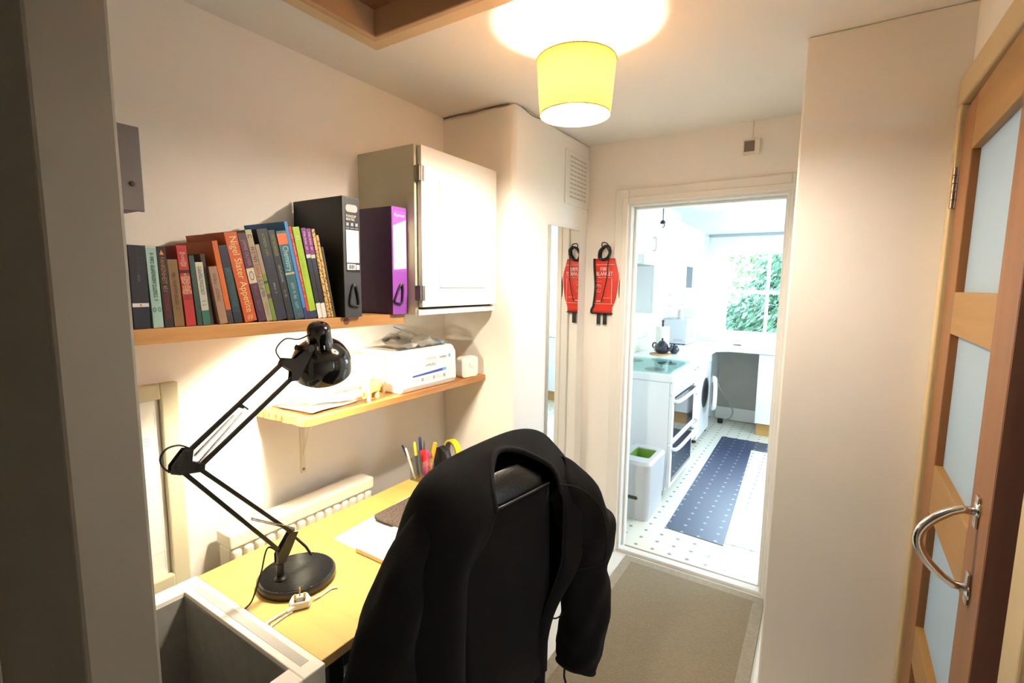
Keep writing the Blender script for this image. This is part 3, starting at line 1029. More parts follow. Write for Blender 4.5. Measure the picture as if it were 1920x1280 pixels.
# ------------------------------------------------------------------ wall cabinet
t = thing('wall_cabinet', (-1.41, 1.56, 1.44), 'small painted wall cupboard with white panelled door', 'cabinet')
cx1, cy0, cy1, cz0, cz1 = -1.272, 1.318, 1.812, 1.442, 2.058
b = MB()
b.box(XW, cx1, cy0, cy0 + 0.016, cz0, cz1)
b.box(XW, cx1, cy1 - 0.016, cy1, cz0, cz1)
b.box(XW, cx1, cy0 + 0.016, cy1 - 0.016, cz0, cz0 + 0.022)
b.box(XW, cx1, cy0 + 0.016, cy1 - 0.016, cz1 - 0.016, cz1)
b.box(XW, XW + 0.006, cy0 + 0.016, cy1 - 0.016, cz0 + 0.02, cz1 - 0.016)
b.build('body', M['cabinet_paint'], t, bevel=0.0015)
B(cx1, cx1 + 0.012, cy0 + 0.004, cy1 - 0.002, cz0, cz0 + 0.022).build('base_rail', M['trim_white'], t, bevel=0.001)
dx = cx1 + 0.004
d = B(dx, dx + 0.02, cy0 + 0.012, cy1 - 0.006, cz0 + 0.030, cz1 - 0.004).build('door', M['cabinet_white'], t, bevel=0.002)
B(dx + 0.02, dx + 0.0245, 1.424, 1.722, 1.545, 1.945).build('raised_panel', M['cabinet_white'], d, bevel=0.0015)
ps = B(dx + 0.0245, dx + 0.0252, 1.468, 1.692, 1.632, 1.85).build('picture_sheet', M['paper_print'], d)
b = MB()
for k in range(4):
    b.box(dx + 0.0252, dx + 0.0255, 1.475, 1.685 - 0.02 * (k == 3), 1.640 + 0.011 * k, 1.6425 + 0.011 * k)
b.build('faint_writing', mat('faint_print', (0.70, 0.66, 0.58), 0.8), ps)
for z in (1.955, 1.525):
    b = MB()
    b.box(cx1 - 0.001, dx + 0.0225, cy0 - 0.002, cy0 + 0.0125, z - 0.027, z + 0.027)
    b.box(dx + 0.0195, dx + 0.0225, cy0 + 0.010, cy0 + 0.024, z - 0.027, z + 0.027)
    b.tube([(dx + 0.022, cy0 + 0.009, z - 0.027), (dx + 0.022, cy0 + 0.009, z + 0.027)], 0.0045, 8)
    b.build('hinge', mat('dull_hinge', (0.22, 0.20, 0.18), 0.5, 0.7), t)

# ------------------------------------------------------------------ books
BOOKG = 'books on the pine shelf'
prev = []      # packing


def book(y0, th, h, a, depth, col, label, spine=None, title=None, bands=(), page=True, sx=-1.336, tcol=None, extra=()):
    """One upright book leaning by a degrees to the left, pivoting on its lower left edge."""
    global prev
    ar = R(a)
    if prev:
        (py, pth, ph, pa) = prev[-1]
        rb = py + pth / math.cos(pa)                 # previous right face at shelf level
        need = rb + 0.0006
        hh = min(h, ph)
        need = max(need, rb - hh * math.tan(pa) + hh * math.tan(ar) + 0.0006)
        y0 = max(y0, need)
    prev.append((y0, th, h, ar))
    piv = Matrix.Translation((0, y0, US + 0.0004)) @ Matrix.Rotation(ar, 4, 'X')
    t = thing('book', (sx - depth / 2, y0 + th / 2, US), label, 'book', BOOKG)
    x1, x0 = sx, sx - depth
    b = MB()
    b.x = piv
    c = min(0.0025, th * 0.16)
    b.box(x0, x1, 0, c, 0, h)
    b.box(x0, x1, th - c, th, 0, h)
    b.box(x1 - c, x1 + 0.0004, 0, th, 0, h)
    b.build('cover', cm(col), t, bevel=0.0006)
    b = MB()
    b.x = piv
    b.box(x0 + 0.002, x1 - c, c, th - c, 0.002, h - 0.003)
    b.build('page_block', M['page'], t)
    for (z0, z1, bc) in bands:
        b = MB()
        b.x = piv
        b.box(x1 - 0.001, x1 + 0.0007, 0.0002, th - 0.0002, z0 * h, z1 * h)
        b.build('spine_band', cm(bc), t)
    for (txt, zc, ln, wd, tc) in (title or []):
        if isinstance(txt, int):
            marks(txt, (x1 + 0.0007, th / 2, zc * h), (0, 0, -1), (0, 1, 0), ln * h, th * wd, cm(tc), t, 'small_lettering', 0.0004, xf=piv)
            continue
        lettering(txt, (x1 + 0.0007, th / 2, zc * h), (0, 0, -1), (0, 1, 0), ln * h, th * wd, cm(tc), t, 'title_lettering', 0.0004, keep=False, xf=piv)
    for (txt, zc, wd, ht, tc) in extra:      # upright lettering across the spine
        lettering(txt, (x1 + 0.0007, th / 2, zc * h), (0, 1, 0), (0, 0, 1), th * wd, ht, cm(tc), t, 'title_lettering', 0.0004, keep=False, xf=piv)
    return t


W_, CR = (0.8, 0.8, 0.78), (0.75, 0.66, 0.42)
book(0.463, 0.033, 0.193, 0, 0.13, (0.012, 0.014, 0.03), 'thick navy-black paperback with a white band, leftmost on the shelf', bands=[(0.265, 0.31, W_)], title=[(18, 0.80, 0.34, 0.12, (0.10, 0.045, 0.03)), (5, 0.60, 0.10, 0.12, (0.16, 0.16, 0.17))], extra=[('\u25cf', 0.2875, 0.12, 0.005, (0.7, 0.2, 0.05))])
book(0.5005, 0.0215, 0.194, 1.6, 0.13, (0.42, 0.62, 0.55), 'mint green paperback second from the left', title=[(28, 0.62, 0.58, 0.36, (0.02, 0.08, 0.10))], bands=[(0.0, 0.02, (0.5, 0.55, 0.4)), (0.97, 1.0, (0.65, 0.68, 0.6))], extra=[('0 0', 0.225, 0.8, 0.012, (0.08, 0.16, 0.15))])
book(0.525, 0.019, 0.193, 2.2, 0.13, (0.030, 0.014, 0.010), 'dark brown paperback with orange FAHRENHEIT 451 lettering', title=[('FAHRENHEIT 451', 0.66, 0.42, 0.5, (0.5, 0.23, 0.08)), (12, 0.27, 0.33, 0.5, (0.25, 0.03, 0.02))], extra=[('\u25b2', 0.93, 0.5, 0.012, (0.8, 0.3, 0.08))])
book(0.546, 0.022, 0.164, 2.6, 0.12, (0.27, 0.165, 0.06), 'tan brown short paperback left of the red one', title=[(15, 0.55, 0.6, 0.3, (0.17, 0.09, 0.03))])
book(0.573, 0.0225, 0.199, 3.4, 0.13, (0.50, 0.035, 0.035), 'bright red paperback with white and black lettering', bands=[(0.66, 0.70, (0.04, 0.01, 0.01))], extra=[('WINNER', 0.905, 0.6, 0.005, CR), ('OF', 0.875, 0.22, 0.005, CR), ('THE', 0.845, 0.3, 0.005, CR), ('MAN', 0.815, 0.34, 0.005, CR), ('BOOKER', 0.785, 0.6, 0.005, CR), ('PRIZE', 0.755, 0.5, 0.005, CR), ('THE', 0.645, 0.25, 0.005, CR), ('NARROW', 0.60, 0.95, 0.010, CR), ('ROAD', 0.555, 0.75, 0.010, CR), ('TO THE', 0.515, 0.5, 0.005, CR), ('DEEP', 0.475, 0.75, 0.010, CR), ('NORTH', 0.425, 0.9, 0.010, CR), ('RICHARD', 0.375, 0.7, 0.005, (0.05, 0.01, 0.01)), ('FLANAGAN', 0.345, 0.8, 0.005, (0.05, 0.01, 0.01))])
book(0.5985, 0.012, 0.176, 3.6, 0.14, (0.035, 0.085, 0.065), 'thin dark green book between red and cream ones')
book(0.612, 0.018, 0.160, 4.0, 0.12, (0.62, 0.60, 0.50), 'cream short paperback with a teal foot', bands=[(0.0, 0.235, (0.04, 0.19, 0.145))], title=[(22, 0.62, 0.62, 0.45, (0.20, 0.24, 0.26))])
book(0.632, 0.011, 0.182, 4.6, 0.16, (0.06, 0.035, 0.02), 'dark brown taller book behind the cream paperback', sx=-1.345)
book(0.6455, 0.0205, 0.151, 8.0, 0.12, (0.42, 0.26, 0.18), 'pinkish tan short paperback with faded lettering', title=[(15, 0.64, 0.55, 0.4, (0.25, 0.13, 0.09))], extra=[('o', 0.06, 0.4, 0.007, (0.5, 0.4, 0.1))])
book(0.6665, 0.0135, 0.218, 8.2, 0.20, (0.64, 0.16, 0.015), 'orange wide-covered book left of the teal one', bands=[(0.0, 0.17, (0.05, 0.04, 0.05))])
book(0.684, 0.021, 0.208, 8.8, 0.19, (0.025, 0.06, 0.09), 'dark teal-blue book left of the tall orange cookbook', title=[(26, 0.46, 0.5, 0.6, (0.07, 0.17, 0.17))], bands=[(0.72, 0.98, (0.012, 0.016, 0.05)), (0.0, 0.14, (0.02, 0.03, 0.05))])
book(0.715, 0.0335, 0.244, 10.4, 0.21, (0.60, 0.115, 0.012), 'thick orange cookbook with pale Nigel Slater Appetite lettering', title=[('Nigel Slater Appetite', 0.53, 0.84, 0.72, (0.86, 0.68, 0.33))], extra=[('#', 0.05, 0.5, 0.015, (0.8, 0.55, 0.3))])
book(0.752, 0.0225, 0.246, 11.2, 0.21, (0.085, 0.020, 0.058), 'dark purple cookbook with a small round-face portrait label', bands=[(0.44, 0.61, (0.66, 0.58, 0.46))], title=[('JAMIE OLIVER', 0.78, 0.29, 0.55, (0.42, 0.22, 0.28)), (8, 0.24, 0.36, 0.36, (0.20, 0.08, 0.14))], extra=[('O', 0.525, 0.6, 0.026, (0.22, 0.13, 0.1)), ('::', 0.53, 0.2, 0.008, (0.22, 0.13, 0.1))])
book(0.776, 0.0175, 0.257, 11.4, 0.22, (0.42, 0.36, 0.25), 'cream patterned book with coloured capitals running down its spine', title=[(7, 0.80, 0.30, 0.62, (0.22, 0.07, 0.05)), (4, 0.56, 0.16, 0.62, (0.45, 0.10, 0.05)), (5, 0.37, 0.20, 0.62, (0.10, 0.13, 0.17)), (9, 0.16, 0.2, 0.3, (0.25, 0.25, 0.2))], bands=[(0.93, 1.0, (0.55, 0.5, 0.33))])
book(0.796, 0.0115, 0.219, 11.4, 0.18, (0.20, 0.28, 0.03), 'thin green book with a mottled beige top half', bands=[(0.62, 0.99, (0.36, 0.27, 0.2)), (0.50, 0.53, (0.02, 0.05, 0.02)), (0.30, 0.36, (0.12, 0.05, 0.08))])
book(0.811, 0.0315, 0.262, 11.0, 0.21, (0.012, 0.015, 0.035), 'broad navy book with yellow and blue small lettering', title=[(13, 0.83, 0.24, 0.26, (0.30, 0.32, 0.08)), (5, 0.64, 0.1, 0.2, (0.06, 0.13, 0.25)), (6, 0.36, 0.12, 0.16, (0.4, 0.4, 0.42))], bands=[(0.02, 0.10, (0.016, 0.02, 0.075))])
book(0.8455, 0.021, 0.262, 11.2, 0.20, (0.012, 0.013, 0.02), 'black book between the broad navy and the Chemistry books', title=[(10, 0.84, 0.24, 0.42, (0.28, 0.30, 0.10)), (7, 0.52, 0.2, 0.3, (0.26, 0.29, 0.34)), (7, 0.32, 0.13, 0.26, (0.3, 0.3, 0.32))])
book(0.870, 0.031, 0.262, 11.0, 0.20, (0.022, 0.115, 0.155), 'teal book with large white Chemistry lettering and orange label', bands=[(0.85, 0.97, (0.70, 0.17, 0.05)), (0.515, 0.535, (0.6, 0.5, 0.3))], title=[('Chemistry', 0.69, 0.28, 0.75, (0.40, 0.72, 0.72)), (20, 0.28, 0.32, 0.30, (0.35, 0.48, 0.5))], extra=[('*', 0.05, 0.4, 0.012, (0.6, 0.05, 0.08))])
book(0.903, 0.0105, 0.293, 11.2, 0.215, (0.03, 0.25, 0.60), 'bright blue tallest thin book right of the Chemistry book', bands=[(0.0, 0.12, (0.02, 0.04, 0.15))])
book(0.9145, 0.0085, 0.280, 11.2, 0.20, (0.62, 0.05, 0.035), 'thin red book between blue and lime green ones', title=[(28, 0.58, 0.68, 0.5, (0.8, 0.42, 0.36))], bands=[(0.0, 0.09, (0.02, 0.03, 0.12))])
book(0.924, 0.0225, 0.279, 10.8, 0.20, (0.38, 0.58, 0.02), 'lime green workbook with navy foot', bands=[(0.0, 0.085, (0.02, 0.04, 0.11))], title=[(3, 0.885, 0.05, 0.45, (0.66, 0.76, 0.3)), (18, 0.55, 0.4, 0.3, (0.48, 0.66, 0.08))])
for k, (yy, lab) in enumerate(((0.9495, 'black and purple exam guide beside the lime green workbook'), (0.966, 'second black and purple exam guide, next to leopard-print notebook'))):
    book(yy, 0.0155, 0.279, 10.3, 0.20, (0.010, 0.011, 0.020), lab, bands=[(0.72, 0.995, (0.23, 0.025, 0.24)), (0.675, 0.715, (0.62, 0.62, 0.60) if k == 0 else (0.60, 0.63, 0.45)), (0.0, 0.17, (0.74, 0.72, 0.66)), (0.53, 0.67, (0.016, 0.02, 0.06))], title=[(10, 0.86, 0.2, 0.4, (0.60, 0.40, 0.60))])
leo = (0.46, 0.30, 0.10)


def leopard(name):
    m = mat(name, leo, 0.6)
    nt = m.node_tree
    bsd = nt.nodes['Principled BSDF']
    tc = nt.nodes.new('ShaderNodeTexCoord')
    v = nt.nodes.new('ShaderNodeTexVoronoi')
    v.inputs['Scale'].default_value = 150
    nt.links.new(tc.outputs['Object'], v.inputs['Vector'])
    cr = nt.nodes.new('ShaderNodeValToRGB')
    cr.color_ramp.elements[0].position = 0.30
    cr.color_ramp.elements[0].color = (0.05, 0.025, 0.01, 1)
    cr.color_ramp.elements[1].position = 0.42
    cr.color_ramp.elements[1].color = (*leo, 1)
    nt.links.new(v.outputs['Distance'], cr.inputs[0])
    nt.links.new(cr.outputs[0], bsd.inputs['Base Color'])
    return m


_leo = leopard('leopard_print')
_colcache[((0.46, 0.30, 0.10), 0.5)] = _leo
book(0.985, 0.011, 0.279, 10.2, 0.19, leo, 'tall leopard-print notebook leaning near the black box file')
book(0.998, 0.0085, 0.262, 10.2, 0.18, leo, 'shorter leopard-print notebook beside the black box file')
book(1.008, 0.007, 0.226, 10.0, 0.16, (0.10, 0.075, 0.03), 'thin dark olive notebook, shortest against the black file')


# lever-arch files
def lever_file(y0, w, h, x1, depth, c_side, c_spine, label):
    t = thing('lever_arch_file', (x1 - depth / 2, y0 + w / 2, US), label, 'file', 'lever arch files on the shelf')
    x0 = x1 - depth
    b = MB()
    b.box(x0, x1 - 0.003, y0, y0 + 0.003, US, US + h)
    b.box(x0, x1 - 0.003, y0 + w - 0.003, y0 + w, US, US + h)
    b.build('cover', c_side, t, bevel=0.0008)
    B(x1 - 0.003, x1, y0, y0 + w, US, US + h).build('spine', c_spine, t, bevel=0.0008)
    B(x0 + 0.012, x1 - 0.02, y0 + 0.008, y0 + w - 0.010, US + 0.006, US + h - 0.03).build('paper_stack', M['page'], t)
    return t


fx = -1.308
fh = 0.388
t = lever_file(1.030, 0.068, fh, fx, 0.258, M['black_plastic'], mat('black_file_spine', (0.035, 0.037, 0.042), 0.5, noise=0.1, nscale=50), 'black lever arch file with a white spine label')
y0, w = 1.030, 0.068
lz = US
b = B(fx, fx + 0.0006, y0 + 0.010, y0 + w - 0.003, lz + 0.232 - 0.085, lz + fh - 0.004).build('label_backing', mat('label_black', (0.008, 0.008, 0.010), 0.35), t)
B(fx + 0.0006, fx + 0.0010, y0 + 0.012, y0 + w - 0.006, lz + 0.178, lz + 0.283).build('white_label', mat('file_label', (0.78, 0.70, 0.66), 0.7), b)
B(fx + 0.0006, fx + 0.0010, y0 + 0.013, y0 + 0.047, lz + 0.155, lz + 0.174).build('barcode_label', M['paper'], b)
B(fx + 0.0006, fx + 0.0010, y0 + 0.050, y0 + w - 0.006, lz + 0.156, lz + 0.172).build('barcode_label', M['paper'], b)
q = MB()
for k in range(9):
    q.box(fx + 0.0010, fx + 0.0013, y0 + 0.018 + 0.0026 * k, y0 + 0.0192 + 0.0026 * k + 0.0006 * (k % 3), lz + 0.158, lz + 0.171)
q.build('barcode', M['dark_grey'], b)
q = MB()
q.prism([(0, y0 + 0.036 + u, lz + 0.352 + v) for u, v in rrect(0, 0, 0.046, 0.024, 0.010)], (fx + 0.0006, 0, 0), (0.0004, 0, 0))
q.build('oval_badge', M['grey_plastic'], b)
lettering('FOOLSCAP', (fx + 0.0006, y0 + 0.033, lz + 0.327), (0, 1, 0), (0, 0, 1), 0.038, 0.0075, M['white_print'], b, keep=False)
lettering('BOX FILE', (fx + 0.0006, y0 + 0.030, lz + 0.317), (0, 1, 0), (0, 0, 1), 0.032, 0.0075, M['white_print'], b, keep=False)
q = MB()
for k in range(3):
    q.box(fx + 0.0006, fx + 0.0009, y0 + 0.014 + 0.018 * k, y0 + 0.023 + 0.018 * k, lz + 0.296, lz + 0.306)
    q.box(fx + 0.0006, fx + 0.0009, y0 + 0.012 + 0.018 * k, y0 + 0.025 + 0.018 * k, lz + 0.288, lz + 0.290)
q.build('small_symbols', mat('grey_blue_print', (0.30, 0.34, 0.45), 0.6), b)


def finger_ring(t, yc, zc, m, lean=0.0):
    q = MB()
    prof = [(-0.012, -0.032), (0.013, -0.036), (0.018, -0.022), (0.008, 0.026), (0.0, 0.034), (-0.006, 0.026), (-0.018, -0.020)]
    pts = spline([(fx + 0.004, yc + a + lean * c, zc + c) for a, c in prof], 4, closed=True)
    q.tube(pts, 0.0042, 8, closed=True)
    q.lathe([(0.005, 0.008), (0.0065, 0.004), (0.0065, 0)], (fx, yc + lean * 0.03, zc + 0.03), (1, 0, 0), 14, cap0=True)
    q.build('finger_ring', m, t, smooth=True)


finger_ring(t, y0 + 0.036, lz + 0.072, M['black_plastic'])
t = lever_file(1.240, 0.072, 0.385, fx, 0.25, mat('purple_cover', (0.060, 0.012, 0.075), 0.45), mat('purple_spine', (0.26, 0.060, 0.40), 0.45), 'purple lever arch file with white label beside the cupboard')
y0, w, fh = 1.240, 0.072, 0.385
lab = B(fx, fx + 0.0005, y0 + 0.006, y0 + w - 0.004, lz + 0.155, lz + fh - 0.014).build('spine_label', mat('purple_label', (0.30, 0.08, 0.46), 0.5), t)
q = MB()
ya, yb = y0 + 0.006, y0 + w - 0.004
q.prism([(0, ya, lz + 0.162), (0, yb, lz + 0.168), (0, yb, lz + 0.342), (0, ya, lz + 0.318)], (fx + 0.0005, 0, 0), (0.0004, 0, 0))
q.build('white_label', M['paper'], lab)
lettering('Ryman', (fx + 0.0005, (ya + yb) / 2, lz + 0.355), (0, 1, 0), (0, 0, 1), 0.05, 0.013, M['white_print'], lab, keep=False)
q = MB()
for k in range(8):
    q.box(fx + 0.0009, fx + 0.0012, y0 + 0.028 + 0.0026 * k, y0 + 0.0292 + 0.0026 * k + 0.0005 * (k % 3), lz + 0.205, lz + 0.228)
q.box(fx + 0.0009, fx + 0.0012, ya, yb, lz + 0.2355, lz + 0.2362)
q.build('barcode', M['grey_plastic'], lab)
finger_ring(t, y0 + 0.030, lz + 0.075, M['black_plastic'], 0.25)

# ------------------------------------------------------------------ meter box on the left wall
t = thing('meter_box', (XW + 0.05, 0.44, 1.73), 'dark grey metal box on the wall above the books', 'meter box')
B(XW, -1.476, 0.335, 0.548, 1.735, 1.938).build('body', M['meter_grey'], t, bevel=0.003)
B(-1.476, -1.470, 0.335, 0.553, 1.733, 1.94).build('cover', M['meter_grey'], t, bevel=0.002)
MB().lathe([(0.0, 0.004), (0.006, 0.003), (0.0065, 0.0)], (-1.52, 0.548, 1.80), (0, 1, 0), 12).build('screw', M['black_plastic'], t)
MB().lathe([(0.0, 0.004), (0.006, 0.003), (0.0065, 0.0)], (-1.470, 0.53, 1.80), (1, 0, 0), 12).build('screw', M['black_plastic'], t)
MB().tube([(-1.54, 0.45, 1.735), (-1.545, 0.44, 1.70), (-1.567, 0.42, 1.69)], 0.006, 8).build('cable', M['cable_black'], t)

# white framed board low on the left wall
t = thing('framed_board', (XW, 0.46, 0.655), 'white framed board with gridded paper on the left wall', 'notice board')
py0, py1, pz0, pz1 = 0.345, 0.632, 0.66, 1.272
b = MB()
fwid = 0.045
b.box(XW, XW + 0.022, py1 - fwid, py1, pz0, pz1)
b.box(XW, XW + 0.022, py0, py0 + 0.02, pz0, pz1)
b.box(XW, XW + 0.022, py0 + 0.02, py1 - fwid, pz1 - fwid, pz1)
b.box(XW, XW + 0.03, py0 + 0.02, py1 - fwid, pz0, pz0 + fwid)
b.build('frame', M['cabinet_paint'], t, bevel=0.004)
sh = B(XW + 0.002, XW + 0.007, py0 + 0.02, py1 - fwid - 0.004, pz0 + fwid, pz1 - fwid).build('sheet', M['paper'], t)
b = MB()
for k in range(5):
    z = 0.775 + 0.067 * k
    b.box(XW + 0.007, XW + 0.0074, 0.40, py1 - fwid - 0.012, z, z + 0.0016)
b.box(XW + 0.007, XW + 0.0074, py1 - fwid - 0.015, py1 - fwid - 0.0135, 0.72, 1.19)
b.build('grid_lines', M['grid_line'], sh)
b = MB()
for (yc, zc, s, fl) in ((0.555, 1.105, 1.0, 1), (0.553, 1.065, 1.0, 0), (0.52, 1.10, 0.5, 1)):
    for k in range(7):
        a = random.uniform(-1, 1)
        b.box(XW + 0.007, XW + 0.0075, yc - 0.017 * s + 0.004 * abs(a), yc + 0.017 * s * random.uniform(0.2, 1), zc - 0.012 * s + 0.0042 * s * k, zc - 0.0095 * s + 0.0042 * s * k)
b.build('blue_drawing', M['pen_blue'], sh)
lettering('2', (XW + 0.007, 0.535, 1.138), (0, 1, 0), (0, 0, 1), 0.010, 0.012, M['grey_plastic'], sh, 'number')

# ------------------------------------------------------------------ desk lamp
LC = Vector((-1.188, 0.747, DTZ))
t = thing('desk_lamp', LC, 'black articulated desk lamp with round ribbed base, lit', 'lamp')
base = MB().lathe([(0.0, 0.0), (0.099, 0.0), (0.102, 0.004), (0.102, 0.018), (0.098, 0.023), (0.0, 0.024)], LC, n=64).build('base', M['black_metal'], t, smooth='auto')
b = MB()
for k in range(-14, 15):
    off = k * 0.0064
    ln = math.sqrt(max(0, 0.096 ** 2 - off ** 2)) - 0.002
    dv = Vector((0.55, 0.835, 0)) * ln
    pv = Vector((0.835, -0.55, 0)) * off
    b.tube([LC + pv - dv + Vector((0, 0, 0.0238)), LC + pv + dv + Vector((0, 0, 0.0238))], 0.0021, 6)
b.build('ribbed_pad', M['black_plastic'], base, smooth=True)


def lp(y, z, x=-1.19):
    return Vector((x, y * 1.039, 1.56 + (z - 1.56) * 1.039))


A1, A2, E1, E2 = lp(0.675, 0.862), lp(0.714, 0.893), lp(0.452, 1.163), lp(0.495, 1.146)
U1, H1, H2 = lp(0.474, 1.186), lp(0.708, 1.357), lp(0.730, 1.313)
foot = Vector((-1.19, 0.699, DTZ + 0.022))
b = MB()
b.lathe([(0.016, 0), (0.016, 0.006), (0.010, 0.012), (0.010, 0.05), (0.0, 0.05)], foot, n=20)
b.tube([foot + Vector((0, 0, 0.04)), Vector((foot.x, foot.y, A1.z + 0.004))], 0.0085, 12)
for sx in (-0.0085, 0.0085):
    b.prism([(0, foot.y - 0.010, A1.z - 0.030), (0, A1.y - 0.012, A1.z - 0.004), (0, A2.y - 0.012, A2.z + 0.012), (0, A2.y + 0.010, A2.z + 0.004), (0, A1.y + 0.022, A1.z - 0.014), (0, foot.y + 0.010, A1.z - 0.034)], (-1.19 + sx - 0.001, 0, 0), (0.002, 0, 0))
b.tube([(-1.19, A2.y + 0.003, A2.z - 0.01), (-1.19, A2.y + 0.036, A2.z - 0.055), (-1.19, A2.y + 0.052, A2.z - 0.088)], 0.004, 8)
b.build('post', M['black_metal'], t, smooth='auto')


def rod(parent, a, b_, name='arm', r=0.0048, dxx=0.0):
    q = MB()
    o = Vector((dxx, 0, 0))
    d = (b_ - a).normalized()
    s_ = Vector((1, 0, 0))
    n_ = d.cross(s_)
    P = []
    for p in (a + o, b_ + o):
        P += [p + s_ * r + n_ * r, p - s_ * r + n_ * r, p - s_ * r - n_ * r, p + s_ * r - n_ * r]
    q.hexa(P)
    return q.build(name, M['black_metal'], parent, bevel=0.001)


rod(t, A1, E1, 'lower_arm')
rod(t, A2, E2, 'lower_arm')
rod(t, U1, H1, 'upper_arm')
rod(t, E2, H2, 'upper_arm')
b = MB()
for sx in (-0.0075, 0.0075):
    b.prism([(0, E1.y - 0.014, E1.z - 0.012), (0, E1.y - 0.012, E1.z + 0.006), (0, U1.y - 0.006, U1.z + 0.014), (0, U1.y + 0.012, U1.z + 0.008), (0, E1.y + 0.030, E1.z + 0.004), (0, E2.y + 0.012, E2.z + 0.008), (0, E2.y + 0.010, E2.z - 0.010), (0, E1.y + 0.004, E1.z - 0.020)], (-1.19 + sx - 0.001, 0, 0), (0.002, 0, 0))
for p in (E1, E2, U1):
    b.tube([p + Vector((-0.011, 0, 0)), p + Vector((0.011, 0, 0))], 0.005, 10)
b.build('elbow_joint', M['black_metal'], t, smooth='auto')
# counterbalance springs
for (pa, pb) in ((lp(0.492, 1.160), lp(0.594, 1.252)), (lp(0.485, 1.178), lp(0.575, 1.250)), (lp(0.712, 0.910), lp(0.600, 0.985))):
    q = MB()
    d = pb - pa
    u = d.normalized().orthogonal().normalized()
    w = d.normalized().cross(u)
    nT = 46
    q.tube([pa + d * (i / (nT * 6)) + (u * math.cos(2 * PI * i / 6) + w * math.sin(2 * PI * i / 6)) * 0.0032 + Vector((0.009, 0, 0)) for i in range(nT * 6)], 0.0009, 4)
    q.build('spring', mat('dark_spring', (0.10, 0.085, 0.065), 0.35, 1.0), t, smooth=True)
q = MB()
c = lp(0.595, 1.265)
q.tube([c + Vector((-0.008, 0, 0)), c + Vector((0.012, 0, 0))], 0.004, 8)
q.tube([c + Vector((0.011, -0.002, 0.006)), c + Vector((0.011, 0.012, -0.008))], 0.0025, 6)
q.build('clip', M['black_metal'], t)
# head
HD = Vector((-0.40, 0.33, -0.86)).normalized()
HC = Vector((-1.168, 0.829, 1.442))
b = MB()
prof = [(0.0, -0.004), (0.018, -0.002), (0.027, 0.004), (0.031, 0.012), (0.0325, 0.040), (0.0345, 0.064), (0.036, 0.070), (0.050, 0.076), (0.066, 0.088), (0.0775, 0.106), (0.0835, 0.127), (0.0855, 0.150), (0.0852, 0.156)]
b.lathe(prof, HC, HD, 56)
hd = b.build('lamp_head', M['black_gloss'], t, smooth='auto')
b = MB()
b.lathe([(0.0840, 0.1558), (0.0835, 0.150), (0.0815, 0.127), (0.0755, 0.106), (0.064, 0.090), (0.048, 0.079), (0.03, 0.074), (0.0, 0.072)], HC, HD, 56)
b.build('white_lining', M['lamp_inside'], hd, smooth=True)
b = MB()
uu = HD.orthogonal().normalized()
vv = HD.cross(uu)
for k in range(12):
    a = 2 * PI * k / 12
    rr = uu * math.cos(a) + vv * math.sin(a)
    b.tube([HC + HD * 0.048 + rr * 0.0331, HC + HD * 0.060 + rr * 0.0342], 0.0018, 6)
b.build('vent_slot', mat('vent_glow', (0.75, 0.72, 0.62), 0.4), hd)
MB().lathe([(0.0, 0.078), (0.012, 0.08), (0.022, 0.092), (0.026, 0.108), (0.022, 0.124), (0.012, 0.133), (0.0, 0.135)], HC, HD, 24).build('bulb', M['desk_bulb'], hd, smooth=True)
b = MB()
J = HC + HD * 0.075
b.tube([J + Vector((-0.0, -0.045, -0.004)), J + Vector((0.0, -0.075, 0.006))], 0.008, 10)
for sx in (-0.008, 0.008):
    b.prism([(0, H1.y - 0.012, H1.z - 0.004), (0, H1.y - 0.002, H1.z + 0.012), (0, H1.y + 0.03, H1.z + 0.006), (0, J.y - 0.038, J.z + 0.012), (0, J.y - 0.036, J.z - 0.014), (0, H2.y + 0.012, H2.z - 0.008), (0, H2.y - 0.008, H2.z - 0.008), (0, H2.y - 0.004, H2.z + 0.018)], (-1.19 + sx - 0.001, 0, 0), (0.002, 0, 0))
b.tube([(-1.205, J.y - 0.055, J.z + 0.004), (-1.172, J.y - 0.055, J.z + 0.004)], 0.0075, 12)
b.tube([(-1.172, J.y - 0.055, J.z + 0.004), (-1.158, J.y - 0.055, J.z + 0.004)], 0.011, 6)
b.build('head_joint', M['black_metal'], t, smooth='auto')
MB().tube(spline([HC + HD * 0.03 + Vector((0.0, -0.032, 0)), lp(0.752, 1.412), lp(0.716, 1.416), lp(0.690, 1.392), lp(0.700, 1.366), lp(0.712, 1.352)], 8), 0.0022, 6).build('cable', M['cable_black'], t, smooth=True)
MB().tube(spline([lp(0.480, 1.196), lp(0.460, 1.208), lp(0.436, 1.206), lp(0.424, 1.186), lp(0.434, 1.160), lp(0.455, 1.152)], 8), 0.0022, 6).build('cable', M['cable_black'], t, smooth=True)
MB().tube(spline([lp(0.676, 0.852), (-1.19, 0.668, 0.86), (-1.188, 0.645, 0.80), (-1.184, 0.618, 0.745), (-1.182, 0.600, 0.7335), (-1.181, 0.5935, 0.7315), (-1.181, 0.5925, 0.70)], 8), 0.0024, 6).build('cable', M['cable_black'], t, smooth=True)

